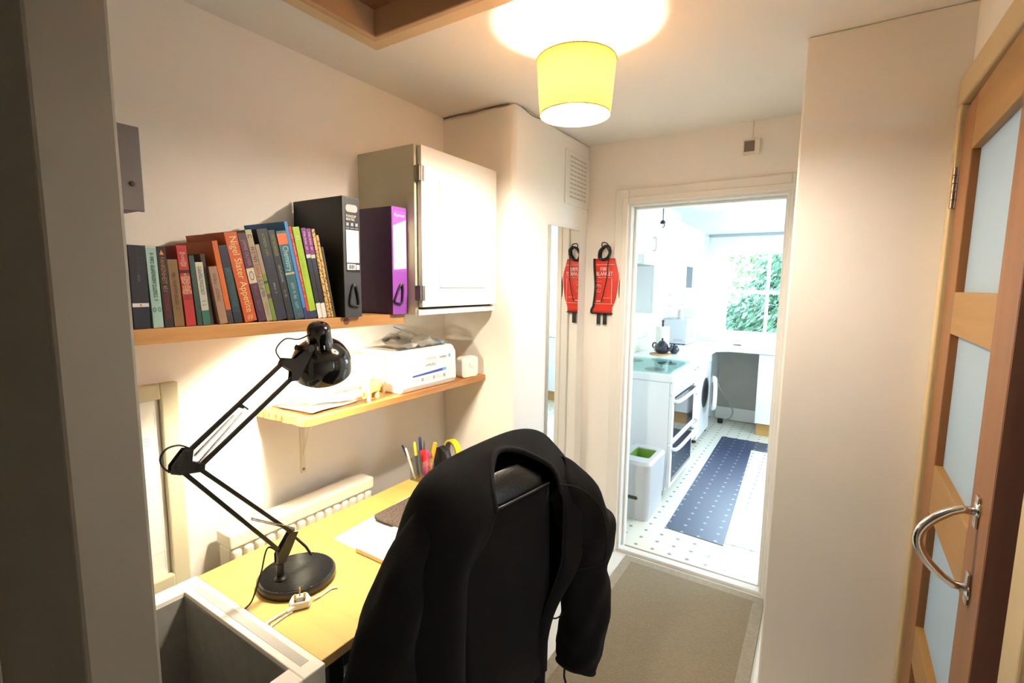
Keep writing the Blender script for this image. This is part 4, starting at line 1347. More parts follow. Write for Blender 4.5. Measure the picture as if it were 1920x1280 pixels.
# UK plug lying pins-up on the desk
pc = Vector((-1.079, 0.683, DTZ))
t = thing('mains_plug', pc, 'white three-pin mains plug with white cable on the desk', 'plug')
ex = Vector((0.55, 0.835, 0))
ey = Vector((-0.835, 0.55, 0))
pm = Matrix(((ex.x, ey.x, 0, pc.x), (ex.y, ey.y, 0, pc.y), (0, 0, 1, pc.z), (0, 0, 0, 1)))
b = MB()
b.x = pm
out = [(-0.022, -0.020), (0.022, -0.020), (0.026, -0.004), (0.018, 0.022), (-0.018, 0.022), (-0.026, -0.004)]
b.prism([(u, v, 0.0) for u, v in out], (0, 0, 0.0005), (0, 0, 0.021))
b.build('body', M['white_plastic'], t, bevel=0.005, seg=3)
for (u, v, w_, h_) in ((0.0, 0.012, 0.004, 0.008), (-0.011, -0.009, 0.0062, 0.004), (0.011, -0.009, 0.0062, 0.004)):
    b = MB()
    b.x = pm
    b.box(u - w_ / 2, u + w_ / 2, v - h_ / 2, v + h_ / 2, 0.021, 0.039 + (0.004 if v > 0 else 0))
    b.build('pin', M['brass'], t, bevel=0.0006)
b = MB()
b.x = pm
b.box(-0.0125, 0.0125, -0.0165, 0.001, 0.0213, 0.0222)
b.build('fuse_cover', M['dark_grey'], t)
MB().tube(spline([pc + Vector((0.006, -0.02, 0.010)), (-1.076, 0.648, DTZ + 0.008), (-1.084, 0.628, DTZ + 0.004), (-1.083, 0.603, DTZ + 0.0042), (-1.078, 0.593, DTZ + 0.003), (-1.076, 0.592, DTZ - 0.05)], 8), 0.0034, 8).build('cable', M['white_plastic'], t, smooth=True)
MB().tube(spline([(-1.07, 0.655, DTZ + 0.003), (-1.070, 0.628, DTZ + 0.003), (-1.066, 0.603, DTZ + 0.003), (-1.060, 0.593, DTZ + 0.002), (-1.059, 0.592, DTZ - 0.05)], 8), 0.0022, 8).build('cable', M['white_plastic'], t, smooth=True)
MB().tube(spline([pc + Vector((0.012, 0.028, 0.006)), (-1.066, 0.735, DTZ + 0.003), (-1.068, 0.768, DTZ + 0.003), (-1.058, 0.782, DTZ + 0.003)], 8), 0.0026, 8).build('cable', M['white_plastic'], t, smooth=True)
b = MB()
b.tube([pc + Vector((0.005, -0.016, 0.011)), pc + Vector((0.004, -0.040, 0.008))], [0.0075, 0.005], 10)
b.build('strain_relief', M['white_plastic'], t, smooth='auto')

# papers and mat on the desk
b = MB()
b.hexa([(-1.283, 0.938, DTZ), (-1.00, 0.930, DTZ), (-0.99, 1.29, DTZ), (-1.305, 1.290, DTZ), (-1.283, 0.938, DTZ + 0.004), (-1.00, 0.930, DTZ + 0.004), (-0.99, 1.29, DTZ + 0.004), (-1.305, 1.290, DTZ + 0.004)])
t = thing('paper_pad', (-1.14, 1.1, DTZ), 'large white paper pad lying under the dark speckled mat', 'paper')
b.build('sheets', M['paper'], t)
B(-1.16, -0.97, 0.928, 1.25, DTZ + 0.0042, DTZ + 0.0165).build('pages', M['paper'], t)
B(-1.16, -0.97, 0.9262, 0.928, DTZ + 0.0042, DTZ + 0.0165).build('bound_edge', M['pad_edge'], t)
b = MB()
b.prism([(u, v, 0) for u, v in rrect(-1.135, 1.235, 0.27, 0.30, 0.022)], (0, 0, DTZ + 0.0168), (0, 0, 0.007))
tag(b.build('desk_mat', M['mat_brown'], None, bevel=0.002), 'dark brown speckled mat with rounded corner on the white pad', 'mat')

# pen pot and pens
pp = Vector((-1.385, 1.462, DTZ))
t = thing('pen_pot', pp, 'clear plastic pot holding pens at the far end of the desk', 'pot')
b = MB()
s_ = 0.036
for (x0, x1, y0, y1) in ((-s_, s_, -s_, -s_ + 0.0025), (-s_, s_, s_ - 0.0025, s_), (-s_, -s_ + 0.0025, -s_, s_), (s_ - 0.0025, s_, -s_, s_)):
    b.box(pp.x + x0, pp.x + x1, pp.y + y0, pp.y + y1, pp.z, pp.z + 0.095)
b.box(pp.x - s_, pp.x + s_, pp.y - s_, pp.y + s_, pp.z, pp.z + 0.004)
b.build('wall', M['pot_clear'], t)
PENG = 'pens in the clear pot'
pens = [('pen', (-0.020, -0.022), (-0.030, -0.060), 0.150, 0.0045, 'pen_white', 'white pen leaning left in the clear pot', None),
        ('pencil', (-0.024, -0.012), (-0.045, -0.058), 0.165, 0.0038, 'pencil', 'brown pencil leaning furthest left in the clear pot', 'pen_navy'),
        ('marker', (0.010, -0.006), (0.006, 0.002), 0.125, 0.011, 'pen_red', 'fat red marker in the middle of the clear pot', None),
        ('marker', (0.016, 0.012), (0.020, 0.010), 0.120, 0.010, 'pen_pink', 'pink marker beside the red one in the clear pot', None),
        ('pen', (-0.008, 0.010), (-0.018, 0.010), 0.175, 0.006, 'pen_navy', 'tallest navy capped pen in the clear pot', None),
        ('highlighter', (0.014, 0.022), (0.022, 0.056), 0.150, 0.0085, 'pen_orange', 'orange highlighter leaning right in the clear pot', None),
        ('pen', (-0.016, -0.004), (-0.026, -0.014), 0.158, 0.0055, 'pen_yellow', 'yellow topped pen behind the red marker', None),
        ('pen', (-0.012, 0.024), (-0.020, 0.034), 0.150, 0.0035, 'dark_grey', 'thin dark pen behind the orange highlighter', None),
        ('pen', (0.020, -0.020), (0.016, -0.034), 0.135, 0.0045, 'dark_grey', 'dark grey pen at the near corner of the clear pot', None)]
for (nm, a, c, ln, r_, mm, lab, tip) in pens:
    p0 = pp + Vector((a[0], a[1], 0.006))
    d = Vector((c[0] - a[0], c[1] - a[1], 0.13)).normalized()
    t = thing(nm, p0, lab, nm, PENG)
    MB().tube([p0, p0 + d * ln * 0.62], r_, 10).build('barrel', M[mm if nm != 'pen' or mm == 'pen_white' else 'dark_grey'] if nm != 'marker' else M[mm], t, smooth='auto')
    MB().tube([p0 + d * ln * 0.62, p0 + d * ln * 0.66, p0 + d * ln * 0.97, p0 + d * ln], [r_ * 0.9, r_ * 1.12, r_ * 1.05, r_ * 0.5], 10).build('cap', M[tip or mm], t, smooth='auto')

# black tape dispenser with yellow and purple rolls
tp = Vector((-1.375, 1.60, DTZ))
t = thing('tape_dispenser', tp, 'black tape dispenser beside the pen pot', 'tape dispenser')
b = MB()
b.prism([(tp.x + u, 0, tp.z + v) for u, v in ((-0.05, 0.0), (0.06, 0.0), (0.075, 0.035), (0.068, 0.055), (0.04, 0.05), (0.025, 0.095), (-0.01, 0.112), (-0.045, 0.095), (-0.058, 0.05))], (0, tp.y - 0.03, 0), (0, 0.035, 0))
b.build('body', M['black_plastic'], t, bevel=0.004)
b = MB()
b.box(tp.x + 0.066, tp.x + 0.080, tp.y - 0.03, tp.y + 0.005, tp.z + 0.045, tp.z + 0.052)
b.box(tp.x + 0.078, tp.x + 0.081, tp.y - 0.03, tp.y + 0.005, tp.z + 0.045, tp.z + 0.062)
b.build('cutter', M['dark_grey'], t)
ty = Vector((-1.372, 1.648, DTZ + 0.066))
t = thing('tape_roll', ty - Vector((0, 0, 0.062)), 'yellow tape roll standing behind the black dispenser', 'tape')
MB().lathe([(0.052, -0.013), (0.060, -0.013), (0.060, 0.013), (0.052, 0.013), (0.052, -0.013)], ty, (0.35, 0.94, 0), 40).build('tape', M['tape_yellow'], t, smooth='auto')
MB().lathe([(0.047, -0.013), (0.0515, -0.013), (0.0515, 0.013), (0.047, 0.013), (0.047, -0.013)], ty, (0.35, 0.94, 0), 40).build('core', M['dark_grey'], t, smooth='auto')
ty = Vector((-1.315, 1.535, DTZ + 0.0))
t = thing('tape_roll', ty, 'purple tape roll lying flat in front of the black dispenser', 'tape')
MB().lathe([(0.032, 0.0), (0.046, 0.0), (0.046, 0.022), (0.032, 0.022), (0.032, 0.0)], ty, (0, 0, 1), 36).build('tape', M['tape_purple'], t, smooth='auto')
MB().lathe([(0.028, 0.0), (0.0318, 0.0), (0.0318, 0.022), (0.028, 0.022), (0.028, 0.0)], ty, (0, 0, 1), 36).build('core', M['pad_edge'], t, smooth='auto')

# ------------------------------------------------------------------ printer and things on the lower shelf
t = thing('printer', (-1.45, 1.457, LS), 'white compact laser printer on the lower shelf', 'printer')
px0, px1, qy0, qy1, qz1 = -1.558, -1.327, 1.296, 1.624, LS + 0.165
b = MB()
b.prism([(px0, 0, LS), (px1 - 0.01, 0, LS), (px1, 0, LS + 0.02), (px1 - 0.004, 0, qz1 - 0.028), (px1 - 0.018, 0, qz1 - 0.006), (px1 - 0.03, 0, qz1), (px0, 0, qz1)], (0, qy0, 0), (0, qy1 - qy0, 0))
b.build('body', M['printer'], t, bevel=0.008, seg=3)
B(px0 + 0.03, px1 - 0.05, qy0 + 0.03, qy1 - 0.05, qz1 - 0.001, qz1 + 0.002).build('output_tray', mat('printer_tray', (0.45, 0.44, 0.42), 0.5), t, bevel=0.001)
B(px1 - 0.052, px1 - 0.035, qy0 + 0.02, qy1 - 0.04, qz1 - 0.001, qz1 + 0.0035).build('slot', M['dark_grey'], t)
fp = B(px1 - 0.003, px1 + 0.0015, qy0 + 0.022, qy1 - 0.012, LS + 0.022, qz1 - 0.032).build('front_panel', M['printer'], t, bevel=0.001)
fxp = px1 + 0.0015
lettering('SAMSUNG', (fxp, 1.455, LS + 0.098), (0, 1, 0), (0, 0, 1), 0.062, 0.011, M['dark_grey'], fp, 'maker_lettering', keep=False)
b = MB()
b.hexa([(fxp, 1.352, LS + 0.058), (fxp, 1.552, LS + 0.064), (fxp + 0.0004, 1.552, LS + 0.064), (fxp + 0.0004, 1.352, LS + 0.058), (fxp, 1.352, LS + 0.065), (fxp, 1.552, LS + 0.076), (fxp + 0.0004, 1.552, LS + 0.076), (fxp + 0.0004, 1.352, LS + 0.065)])
b.build('blue_stripe', M['blue_print'], fp)
b = MB()
b.box(fxp, fxp + 0.0006, 1.528, 1.552, LS + 0.064, LS + 0.076)
b.box(fxp, fxp + 0.0006, 1.566, 1.580, LS + 0.116, LS + 0.130)
b.build('light_blue_mark', M['sky_print'], fp)
b = MB()
for y in (1.40, 1.468, 1.532):
    b.box(fxp, fxp + 0.0004, y, y + 0.014, LS + 0.036, LS + 0.050)
for y in (1.352, 1.418, 1.486):
    for k in range(3):
        b.box(fxp, fxp + 0.0004, y, y + 0.034, LS + 0.037 + 0.005 * k, LS + 0.0385 + 0.005 * k)
b.build('small_icons', M['grey_plastic'], fp)
marks(8, (fxp, 1.532, LS + 0.122), (0, 1, 0), (0, 0, 1), 0.045, 0.008, M['dark_grey'], fp)
b = MB()
b.box(fxp, fxp + 0.0004, 1.43, 1.49, LS + 0.118, LS + 0.130)
b.build('catch', mat('printer_catch', (0.55, 0.54, 0.52), 0.5), fp)

# clear bag with a dark item, on the printer
zt0 = qz1 + 0.0045
t = thing('clear_bag', (-1.45, 1.42, zt0), 'crumpled clear zip bag on top of the white printer', 'bag')
rowsb = []
for i in range(15):
    u = i / 14
    rr = []
    for j in range(13):
        v = j / 12
        x = -1.55 + 0.21 * v + 0.012 * math.sin(9 * u + 3 * v)
        y = 1.325 + 0.25 * u + 0.02 * (v - 0.5)
        hgt = 0.058 * math.sin(PI * u) ** 0.7 * math.sin(PI * v) ** 0.7 * (1.1 - 0.55 * u)
        hgt += 0.012 * math.sin(19 * u + 11 * v) * math.sin(PI * u) * math.sin(PI * v) + random.uniform(0, 0.012)
        rr.append((x, y, zt0 + 0.002 + max(0, hgt)))
    rowsb.append(rr)
MB().grid(rowsb).build('film', M['bag_film'], t)
MB().tube(spline([(-1.345, 1.555, zt0 + 0.004), (-1.36, 1.553, zt0 + 0.014), (-1.40, 1.560, zt0 + 0.018), (-1.47, 1.565, zt0 + 0.012)], 6), 0.003, 6).build('zip_strip', M['sky_print'], t)
MB().tube([(-1.54, 1.46, zt0 + 0.07), (-1.50, 1.52, zt0 + 0.040)], 0.0022, 6).build('zip_strip', mat('zip_blue', (0.12, 0.22, 0.5), 0.4), t)
b = MB()
b.x = Matrix.Translation((-1.462, 1.405, zt0 + 0.022)) @ Matrix.Rotation(0.35, 4, 'Z') @ Matrix.Diagonal((0.058, 0.072, 0.021, 1))
bmesh.ops.create_icosphere(b.bm, subdivisions=3, radius=1.0, matrix=b.x)
for v in b.bm.verts:
    v.co.z = max(v.co.z, zt0 + 0.002)
    v.co += Vector((random.uniform(-1, 1), random.uniform(-1, 1), random.uniform(0, 1))) * 0.003
tag(b.build('wrapped_item', mat('dark_foil', (0.03, 0.025, 0.022), 0.3, 0.3), None, smooth='auto'), 'dark crinkled bundle inside the clear bag on the printer', 'bundle')

# small white clock at the right end
cpos = Vector((-1.36, 1.735, LS))
t = thing('desk_clock', cpos, 'small white square clock at the right end of the lower shelf', 'clock')
cr_ = Matrix.Translation(cpos) @ Matrix.Rotation(R(-12), 4, 'Z')
b = MB()
b.x = cr_
b.prism([(0, u, 0.0485 + v) for u, v in rrect(0, 0, 0.097, 0.095, 0.018)], (-0.015, 0, 0), (0.042, 0, 0))
b.build('case', M['white_plastic'], t, bevel=0.004, seg=3)
b = MB()
b.x = cr_
b.lathe([(0.0, 0.0006), (0.036, 0.0006), (0.0365, 0.0)], (0.027, 0, 0.0485), (1, 0, 0), 40)
b.build('dial', M['paper'], t)
b = MB()
b.x = cr_
b.tube([(0.0285, 0, 0.0485), (0.0285, -0.006, 0.068)], 0.0011, 6)
b.tube([(0.0285, 0, 0.0485), (0.0285, 0.024, 0.044)], 0.0009, 6)
for k in range(12):
    a = PI * k / 6
    b.tube([(0.0277, 0.031 * math.sin(a), 0.0485 + 0.031 * math.cos(a)), (0.0277, 0.034 * math.sin(a), 0.0485 + 0.034 * math.cos(a))], 0.0006, 4)
b.build('hands', M['grey_plastic'], t)

# elephant ornament: lofted body, legs, trunk
t = thing('elephant_ornament', (-1.36, 1.18, LS), 'small cream ceramic elephant beside the printer', 'ornament')
ec = Vector((-1.362, 1.176, LS))
me_ = bpy.data.meshes.new('body')
sk = [(0, -0.022, 0.052), (0, 0.0, 0.055), (0, 0.020, 0.055), (0, 0.036, 0.062), (0, 0.050, 0.052), (0, 0.055, 0.032), (0, 0.059, 0.014),
      (0.012, -0.020, 0.028), (0.012, -0.021, 0.004), (-0.012, -0.020, 0.028), (-0.012, -0.021, 0.004), (0.011, 0.018, 0.028), (0.011, 0.019, 0.004), (-0.011, 0.018, 0.028), (-0.011, 0.019, 0.004), (0, -0.036, 0.046), (0, -0.040, 0.026)]
ed = [(0, 1), (1, 2), (2, 3), (3, 4), (4, 5), (5, 6), (0, 7), (7, 8), (0, 9), (9, 10), (2, 11), (11, 12), (2, 13), (13, 14), (0, 15), (15, 16)]
me_.from_pydata([Vector(s) + ec - Vector((-1.36, 1.18, LS)) for s in sk], ed, [])
eo = bpy.data.objects.new('body', me_)
COL.objects.link(eo)
eo.parent = t
rad = [0.021, 0.023, 0.021, 0.018, 0.011, 0.007, 0.006, 0.010, 0.009, 0.010, 0.009, 0.010, 0.009, 0.010, 0.009, 0.005, 0.003]
md = eo.modifiers.new('skin', 'SKIN')
for i, s in enumerate(me_.skin_vertices[0].data):
    s.radius = (rad[i], rad[i])
me_.skin_vertices[0].data[1].use_root = True
eo.modifiers.new('sub', 'SUBSURF').render_levels = 2
me_.materials.append(M['ceramic'])
for sx in (-1, 1):
    q = MB()
    q.x = Matrix.Translation(ec + Vector((sx * 0.019, 0.028, 0.060))) @ Matrix.Rotation(sx * 0.5, 4, 'Z') @ Matrix.Diagonal((0.004, 0.015, 0.019, 1))
    bmesh.ops.create_icosphere(q.bm, subdivisions=2, radius=1.0, matrix=q.x)
    q.build('ear', M['ceramic'], t, smooth=True)

# clear tray of papers under the lamp
t = thing('clear_tray', (-1.45, 1.0, LS), 'clear plastic tray with letters under the desk lamp', 'tray')
b = MB()
ax0, ax1, ay0, ay1 = -1.565, -1.345, 0.915, 1.155
b.box(ax0, ax1, ay0, ay1, LS, LS + 0.003)
b.box(ax0, ax1, ay1 - 0.003, ay1, LS + 0.003, LS + 0.165)
b.box(ax0, ax0 + 0.003, ay0, ay1 - 0.003, LS + 0.003, LS + 0.165)
b.box(ax0, ax1, ay0, ay0 + 0.003, LS + 0.003, LS + 0.05)
b.build('shell', M['clear_plastic'], t)
b = MB()
b.box(ax1 - 0.006, ax1 + 0.002, ay1 - 0.006, ay1 + 0.002, LS, LS + 0.168)
b.box(ax0, ax1, ay1 - 0.006, ay1 + 0.002, LS + 0.162, LS + 0.168)
b.build('rim', M['white_plastic'], t)
for k, (x, y, w_, l_, a, lab) in enumerate(((-1.45, 1.02, 0.17, 0.20, 0.1, 'lowest sheet of letters in the clear tray'), (-1.44, 1.05, 0.12, 0.16, -0.3, 'creased letter on top of the sheets in the clear tray'), (-1.47, 1.00, 0.11, 0.15, 0.5, 'folded white letter at the left in the clear tray'))):
    b = MB()
    b.x = Matrix.Translation((x, y, LS + 0.0045 + 0.011 * k)) @ Matrix.Rotation(a, 4, 'Z')
    rr = [[(-w_ / 2 + w_ * i / 6, -l_ / 2 + l_ * j / 6, 0.004 * math.sin(i * 1.3 + k) * (k > 0) + 0.0025 * math.sin(j * 1.1) + 0.003) for j in range(7)] for i in range(7)]
    b.grid(rr)
    tag(b.build('letter', M['paper'], None, solid=0.001), lab, 'letter', 'letters in the clear tray')
b = MB()
b.x = Matrix.Translation((-1.375, 1.06, LS)) @ Matrix.Rotation(-0.12, 4, 'Z')
b.grid([[(-0.022 + 0.044 * i / 8, -0.075 + 0.15 * j / 12, 0.034 + 0.012 * math.sin(i * 1.2 + j * 0.5) * (0.3 + j / 12) + random.uniform(0, 0.004)) for j in range(13)] for i in range(9)])
tag(b.build('plastic_sleeve', M['bag_film'], None, solid=0.0006), 'crumpled clear sleeve at the front of the clear tray', 'sleeve')

# ------------------------------------------------------------------ tall mirror, air vent, fire blanket, small box on the end wall
t = thing('wall_mirror', (XB, 2.303, 0.42), 'tall narrow frameless mirror on the chimney breast', 'mirror')
b = MB()
b.hexa([(XB + 0.001, 2.145, 0.42), (XB + 0.013, 2.145, 0.42), (XB + 0.022, 2.462, 0.42), (XB + 0.001, 2.462, 0.42), (XB + 0.001, 2.145, 1.856), (XB + 0.013, 2.145, 1.856), (XB + 0.022, 2.462, 1.856), (XB + 0.001, 2.462, 1.856)])
b.build('backing', M['mirror_edge'], t, bevel=0.0015)
b = MB()
b.hexa([(XB + 0.0132, 2.148, 0.423), (XB + 0.0147, 2.148, 0.423), (XB + 0.0236, 2.459, 0.423), (XB + 0.0221, 2.459, 0.423), (XB + 0.0132, 2.148, 1.853), (XB + 0.0147, 2.148, 1.853), (XB + 0.0236, 2.459, 1.853), (XB + 0.0221, 2.459, 1.853)])
b.build('glass', M['mirror'], t)

t = thing('air_vent', (XB, 2.455, 1.985), 'square white slotted air vent high on the chimney breast', 'vent')
B(XB, XB + 0.007, 2.308, 2.602, 1.985, 2.262).build('plate', M['gloss_white'], t, bevel=0.003)
b = MB()
for k in range(10):
    z = 2.022 + 0.0225 * k
    for j in range(5):
        y0 = 2.362 + 0.041 * j
        b.box(XB + 0.0065, XB + 0.0072, y0, y0 + 0.034, z, z + 0.007)
b.build('slots', mat('vent_shadow', (0.55, 0.51, 0.46), 0.9), t)
b = MB()
for k in range(10):
    z = 2.029 + 0.0225 * k
    b.hexa([(XB + 0.006, 2.36, z), (XB + 0.006, 2.564, z), (XB + 0.006, 2.564, z + 0.004), (XB + 0.006, 2.36, z + 0.004), (XB + 0.013, 2.36, z - 0.003), (XB + 0.013, 2.564, z - 0.003), (XB + 0.013, 2.564, z - 0.001), (XB + 0.013, 2.36, z - 0.001)])
b.build('louvre', M['gloss_white'], t)

t = thing('fire_blanket', (-1.03, YE - 0.02, 1.34), 'red fire blanket pouch hanging left of the kitchen doorway', 'fire blanket')
bx0, bx1, bz0, bz1 = -1.116, -0.938, 1.402, 1.712
rows_ = []
for i in range(17):
    v = i / 16
    z = bz1 + (bz0 - bz1) * v
    wv = 0.5 * (1 + math.cos(2 * PI * min(v, 0.95)))      # wider at top and bottom
    xl = bx0 + 0.010 - 0.010 * wv + (0.010 * (v > 0.93))* -1
    xr = bx1 - 0.018 * (1 - wv) * (0.6 + 0.4 * v) - 0.012 * v
    r_ = []
    for j in range(11):
        u = j / 10
        bulge = 0.020 * math.sin(PI * u) ** 1.1 * (0.45 + 0.55 * math.sin(PI * min(1, v * 1.15)))
        r_.append((xl + (xr - xl) * u, YE - 0.010 - bulge - 0.0025 * math.sin(7 * v + 5 * u), z))
    rows_.append(r_)
front = MB().grid(rows_)
front.build('pouch', M['red_cloth'], t, smooth=True, solid=0.004)
b = MB()
for j in (0, 10):
    b.tube([Vector(r_[j]) + Vector((0, -0.004, 0)) for r_ in rows_], 0.0068, 8)
b.tube([Vector(p) for p in rows_[-1]], 0.005, 8)
b.build('binding', M['black_tape'], t, smooth=True)
for x in (-1.080, -1.042):
    B(x - 0.0115, x + 0.0115, YE - 0.016, YE - 0.012, 1.338, 1.415).build('pull_strap', M['black_tape'], t, bevel=0.001)
b = MB()
cc = Vector((-1.047, YE - 0.022, 1.742))
for k in range(4):
    b.tube([cc + Vector(((0.030 + 0.002 * k) * math.cos(2 * PI * i / 28) * 0.95, -0.005 * k + 0.003 * math.sin(5 * i), 0.036 * math.sin(2 * PI * i / 28) + 0.012 * math.cos(2 * PI * i / 28))) for i in range(28)], 0.0066, 8, closed=True)
b.tube(spline([cc + Vector((0.026, -0.01, 0.03)), cc + Vector((0.012, -0.016, 0.052)), cc + Vector((-0.014, -0.014, 0.056)), cc + Vector((-0.016, -0.012, 0.036)), cc + Vector((0.012, -0.018, 0.03)), cc + Vector((0.028, -0.016, 0.0)), cc + Vector((0.026, -0.022, -0.06)), cc + Vector((0.022, -0.026, -0.14)), cc + Vector((0.004, -0.026, -0.23)), cc + Vector((-0.008, -0.024, -0.275))], 8), 0.003, 6)
b.build('cord', M['black_tape'], t, smooth=True)
MB().tube([(-1.043, YE, 1.775), (-1.043, YE - 0.028, 1.777)], 0.003, 8).build('hook', M['steel'], t)
ly = YE - 0.0345
lettering('FIRE', (-1.043, ly, 1.652), (1, 0, 0), (0, 0, 1), 0.050, 0.020, M['white_print'], t, keep=False)
lettering('BLANKET', (-1.043, ly - 0.001, 1.626), (1, 0, 0), (0, 0, 1), 0.096, 0.021, M['white_print'], t, keep=False)
for (n, x, z, w_, h_) in ((16, -1.043, 1.606, 0.09, 0.004), (9, -1.076, 1.583, 0.04, 0.004), (8, -1.078, 1.563, 0.036, 0.004), (9, -1.076, 1.553, 0.04, 0.004), (9, -1.076, 1.535, 0.04, 0.004), (8, -1.078, 1.525, 0.036, 0.004), (6, -1.072, 1.472, 0.034, 0.007), (9, -1.03, 1.490, 0.05, 0.003)):
    marks(n, (x, ly + 0.001, z), (1, 0, 0), (0, 0, 1), w_, h_, M['white_print'], t)
b = MB()
for (x0, x1, z0, z1) in ((-1.098, -0.99, 1.676, 1.6775), (-1.098, -0.985, 1.4565, 1.458), (-1.0, -0.9985, 1.458, 1.60)):
    b.box(x0, x1, ly - 0.0005, ly + 0.002, z0, z1)
b.build('white_border', M['white_print'], t)

t = thing('thermostat', (-0.335, YE, 2.19), 'small cream box with a dark square above the kitchen doorway', 'thermostat')
B(-0.372, -0.298, YE - 0.028, YE, 2.185, 2.252).build('case', M['cream_plastic'], t, bevel=0.004)
B(-0.366, -0.322, YE - 0.030, YE - 0.0275, 2.196, 2.244).build('dark_window', mat('sensor_window', (0.16, 0.12, 0.09), 0.4), t)
MB().tube([(-0.335, YE - 0.004, 2.25), (-0.334, YE - 0.004, ZC)], 0.003, 8).build('wire', M['cream_plastic'], t)

# ------------------------------------------------------------------ hall mat
t = thing('hall_mat', (-0.49, 1.9, 0.0), 'long brown sisal mat with taped border on the hall floor', 'mat')
mx0, mx1, my0, my1 = -0.855, -0.135, 1.33, 2.585
bw = 0.05
B(mx0 + bw, mx1 - bw, my0 + bw, my1 - bw, 0.0, 0.009).build('weave', M['sisal'], t)
b = MB()
b.box(mx0, mx1, my1 - bw, my1, 0, 0.010)
b.box(mx0, mx1, my0, my0 + bw, 0, 0.010)
b.box(mx0, mx0 + bw, my0 + bw, my1 - bw, 0, 0.010)
b.box(mx1 - bw, mx1, my0 + bw, my1 - bw, 0, 0.010)
b.build('border', M['rug_border'], t, bevel=0.002)

# ------------------------------------------------------------------ office chair
CO = Vector((-0.62, 0.98, 0))
CE = Vector((0.26, 0.966, 0)).normalized()
CN = Vector((CE.y, -CE.x, 0))


def cl(s, d, z):
    return CO + CE * s + CN * d + Vector((0, 0, z))


t = thing('office_chair', cl(-0.055, -0.27, 0), 'black leather office chair turned to the desk, under the fleece jacket', 'chair')
# back cushion: loft of rounded cross-sections
rows_ = []
for i in range(15):
    v = i / 14
    z = 0.52 + 0.585 * v
    hw = 0.17 * (1 - 0.16 * (1 - v) ** 2) * (1.0 if v < 0.86 else math.sqrt(max(0.05, 1 - ((v - 0.86) / 0.16) ** 2)))
    th_ = 0.046 * (1.0 if v < 0.9 else math.sqrt(max(0.03, 1 - ((v - 0.9) / 0.11) ** 2)))
    lean = -0.02 + 0.03 * (1 - v)
    rr = []
    for k in range(28):
        a = 2 * PI * k / 28
        ca, sa = math.cos(a), math.sin(a)
        rr.append(cl(-0.055 + hw * math.copysign(abs(ca) ** 0.45, ca), lean + th_ * math.copysign(abs(sa) ** 0.7, sa), z))
    rr.append(rr[0])
    rows_.append(rr)
b = MB().grid(rows_)
bmesh.ops.remove_doubles(b.bm, verts=b.bm.verts[:], dist=1e-5)
bmesh.ops.holes_fill(b.bm, edges=[e for e in b.bm.edges if e.is_boundary], sides=40)
bk = b.build('backrest', M['leather'], t, smooth=True)
rows_ = []
for i in range(9):
    v = i / 8
    z = 0.545 + 0.495 * v
    hw = 0.150 * (1 - 0.13 * (1 - v) ** 2)
    lean = -0.02 + 0.03 * (1 - (z - 0.52) / 0.585) + 0.0465
    rows_.append([cl(-0.055 + hw * (-1 + 2 * j / 10), lean + 0.004 * (1 - (j / 5 - 1) ** 2) + 0.0015, z + 0.022 * v * (j / 10 - 0.5)) for j in range(11)])
MB().grid(rows_).build('rear_panel', M['leather_back'], bk, smooth=True, solid=0.004)
MB().tube([Vector(p) + CN * 0.003 for p in rows_[-1]], 0.0035, 8).build('piping', M['leather'], bk, smooth=True)
sc_ = cl(-0.055, -0.28, 0)
b = MB()
prof = rrect(0, 0, 0.46, 0.46, 0.09, 6)
b.x = Matrix(((CE.x, CN.x, 0, sc_.x), (CE.y, CN.y, 0, sc_.y), (0, 0, 1, 0), (0, 0, 0, 1)))
b.prism([(u, v, 0.42) for u, v in prof], (0, 0, 0), (0, 0, 0.085))
b.build('seat', M['leather'], t, bevel=0.03, seg=4, smooth='auto')
b = MB()
b.prism([cl(-0.085, 0.012, 0.60), cl(-0.085, 0.020, 0.36), cl(-0.085, -0.20, 0.36), cl(-0.085, -0.20, 0.40), cl(-0.085, -0.035, 0.415), cl(-0.085, -0.012, 0.60)], (0, 0, 0), CE * 0.06)
b.build('back_support', M['black_metal'], t, bevel=0.004)
b = MB()
b.lathe([(0.028, 0.09), (0.028, 0.26), (0.018, 0.26), (0.018, 0.40), (0.0, 0.40)], (sc_.x, sc_.y, 0), n=20, cap0=True)
b.build('gas_lift', M['black_metal'], t, smooth='auto')
for k in range(5):
    a = 2 * PI * k / 5 + 0.35
    d = Vector((math.cos(a), math.sin(a), 0))
    q = MB()
    q.tube([sc_ + d * 0.02 + Vector((0, 0, 0.115)), sc_ + d * 0.27 + Vector((0, 0, 0.075))], [0.024, 0.015], 10)
    lg = q.build('base_arm', M['black_plastic'], t, smooth='auto')
    q = MB()
    c0 = sc_ + d * 0.265
    w_ = Vector((-d.y, d.x, 0))
    for sgn in (-1, 1):
        q.tube([c0 + w_ * 0.008 * sgn + Vector((0, 0, 0.027)), c0 + w_ * 0.024 * sgn + Vector((0, 0, 0.027))], 0.0265, 18)
    q.tube([c0 + Vector((0, 0, 0.03)), c0 + Vector((0, 0, 0.075))], 0.007, 8)
    q.build('castor', M['black_plastic'], lg, smooth='auto')

